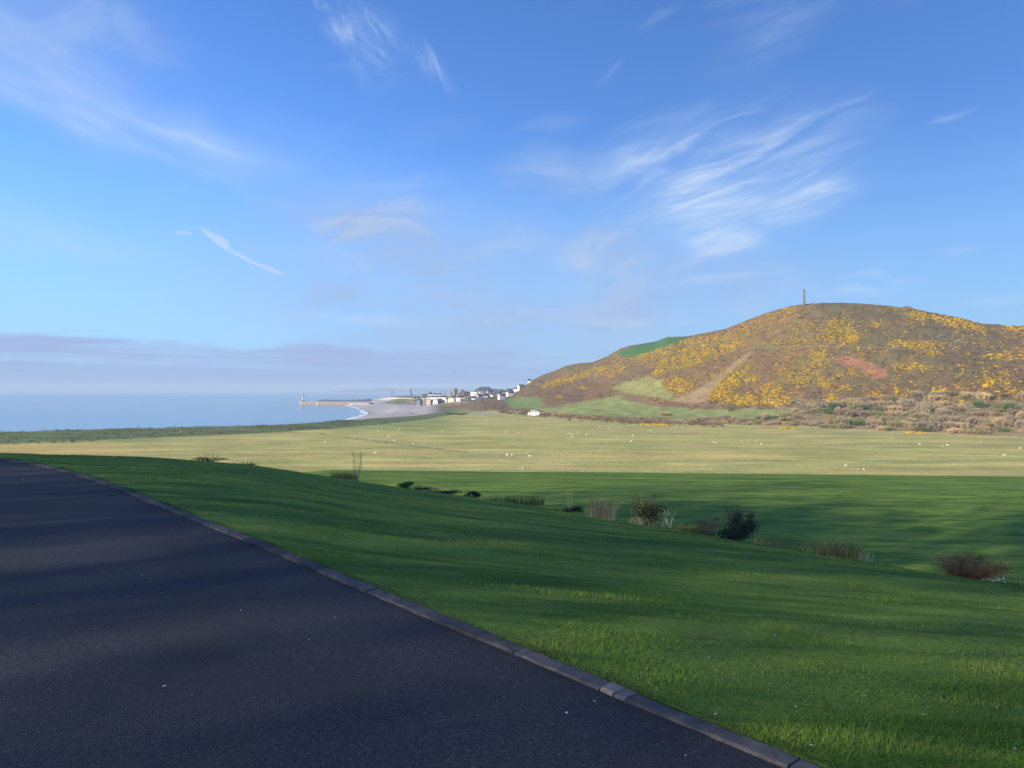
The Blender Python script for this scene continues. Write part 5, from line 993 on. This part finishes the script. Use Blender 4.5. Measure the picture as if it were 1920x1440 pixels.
def tree_mesh(seed, H=20.0, crown=5.2, leaves=4200):
    g = random.Random(seed); V = []; T = []; tips = []
    def limb(p, d, L, r, lvl):
        q = p; k0 = len(V); n = 4; ax = d.normalized(); s1 = ax.orthogonal().normalized(); s2 = ax.cross(s1)
        for i in range(n + 1):
            rr = r * (1 - .62 * i / n)
            for a in range(5): V.append(tuple(q + s1 * rr * math.cos(a * 1.2566) + s2 * rr * math.sin(a * 1.2566)))
            if i < n: q = q + (d + Vector((g.gauss(0, .12), g.gauss(0, .12), g.gauss(.03, .06)))).normalized() * L / n
            if lvl < 3 and i >= (1 if lvl else 2):
                for _ in range(2 if lvl < 2 else 2): an = g.uniform(0, 6.283); e = g.uniform(.45, 1.0); nd = (d * math.cos(e) + (s1 * math.cos(an) + s2 * math.sin(an)) * math.sin(e)).normalized() + Vector((0, 0, .12)); limbs.append((q.copy(), nd.normalized(), L * g.uniform(.42, .62), r * (1 - .62 * i / n) * .55, lvl + 1))
        for i in range(n):
            for a in range(5): T.append((k0 + i * 5 + a, k0 + i * 5 + (a + 1) % 5, k0 + i * 5 + 5 + (a + 1) % 5, k0 + i * 5 + 5 + a))
        if lvl >= 2: tips.append(q)
    limbs = [(Vector((0, 0, -.6)), Vector((0, 0, 1)), H * .72, .36, 0)]
    while limbs: limb(*limbs.pop())
    wood_ = npmesh('trunk', V, T, barkm); gg = np.random.default_rng(seed); tp = np.array([tuple(t) for t in tips]); own = gg.integers(0, len(tp), leaves); p = tp[own] + gg.normal(size=(leaves, 3)) * .62
    d = gg.normal(size=(leaves, 3)); d /= np.linalg.norm(d, axis=1)[:, None]; s = np.cross(d, gg.normal(size=(leaves, 3))); s /= np.linalg.norm(s, axis=1)[:, None]; L = (.20 + .20 * gg.random((leaves, 1)))
    LV = np.stack([p - d * L, p + s * L * .6, p + d * L, p - s * L * .6], 1).reshape(-1, 3); c = np.array([(.05, .085, .025), (.08, .11, .035), (.10, .10, .04)])[gg.integers(0, 3, leaves)]
    return wood_, npmesh('crown', LV, np.arange(leaves * 4).reshape(-1, 4), leaft, False, {'col': np.repeat(c, 4, 0)})
TREES = [tree_mesh(s, 22, 6, n) for s, n in ((61, 700), (62, 1300), (63, 300))]
def shade_trees():
    g = random.Random(17); spots = []
    for lim, y0, y1 in ((19, -46, 4), (23, 6, 45)):
        for _ in range(3000):
            if len(spots) >= lim: break
            x = g.uniform(-92, -29); y = g.uniform(y0, y1)
            if y > -x * .98 - 2 or any((x - a) ** 2 + (y - b) ** 2 < 6.6 ** 2 for a, b in spots) or abs((x - 3.4) * .5 - (y - 5.0) * .866) < 1.6: continue
            spots.append((x, y))
    for x, y in spots:
        w, c = TREES[g.choices((0, 1, 2), (0, .0, 1) if y > 2 else (.45, .55, 0))[0]]; root = tag(empty('shade_tree', (x, y, float(zbank(np.array([x]), np.array([y]))[0])), g.uniform(0, 6)), 'tall leafy tree on the bank left of the drive, its shadow on the garden', 'tree', 'shade trees left of the drive')
        s = g.uniform(.68, .95); root.scale = (s, s, s); link('trunk', w, root); link('crown', c, root)
shade_trees()

# ------------------------------------------------------------------ air
def haze():
    m = bpy.data.materials.new('sea_air'); m.use_nodes = True; t = NT(m.node_tree)
    v = t.n('ShaderNodeVolumePrincipled', {'Color': (.66, .83, 1.0, 1), 'Density': HAZE, 'Anisotropy': 0.0}); o = t.t.nodes.new('ShaderNodeOutputMaterial'); t.l.new(v, o.inputs['Volume'])
    tag(link('haze', boxes('haze', [(-20300, 20300, -1800, 20300, -4.5, 152)], m)), 'thin pale blue sea haze', kind='stuff')
HAZE = 1.25e-4
haze()
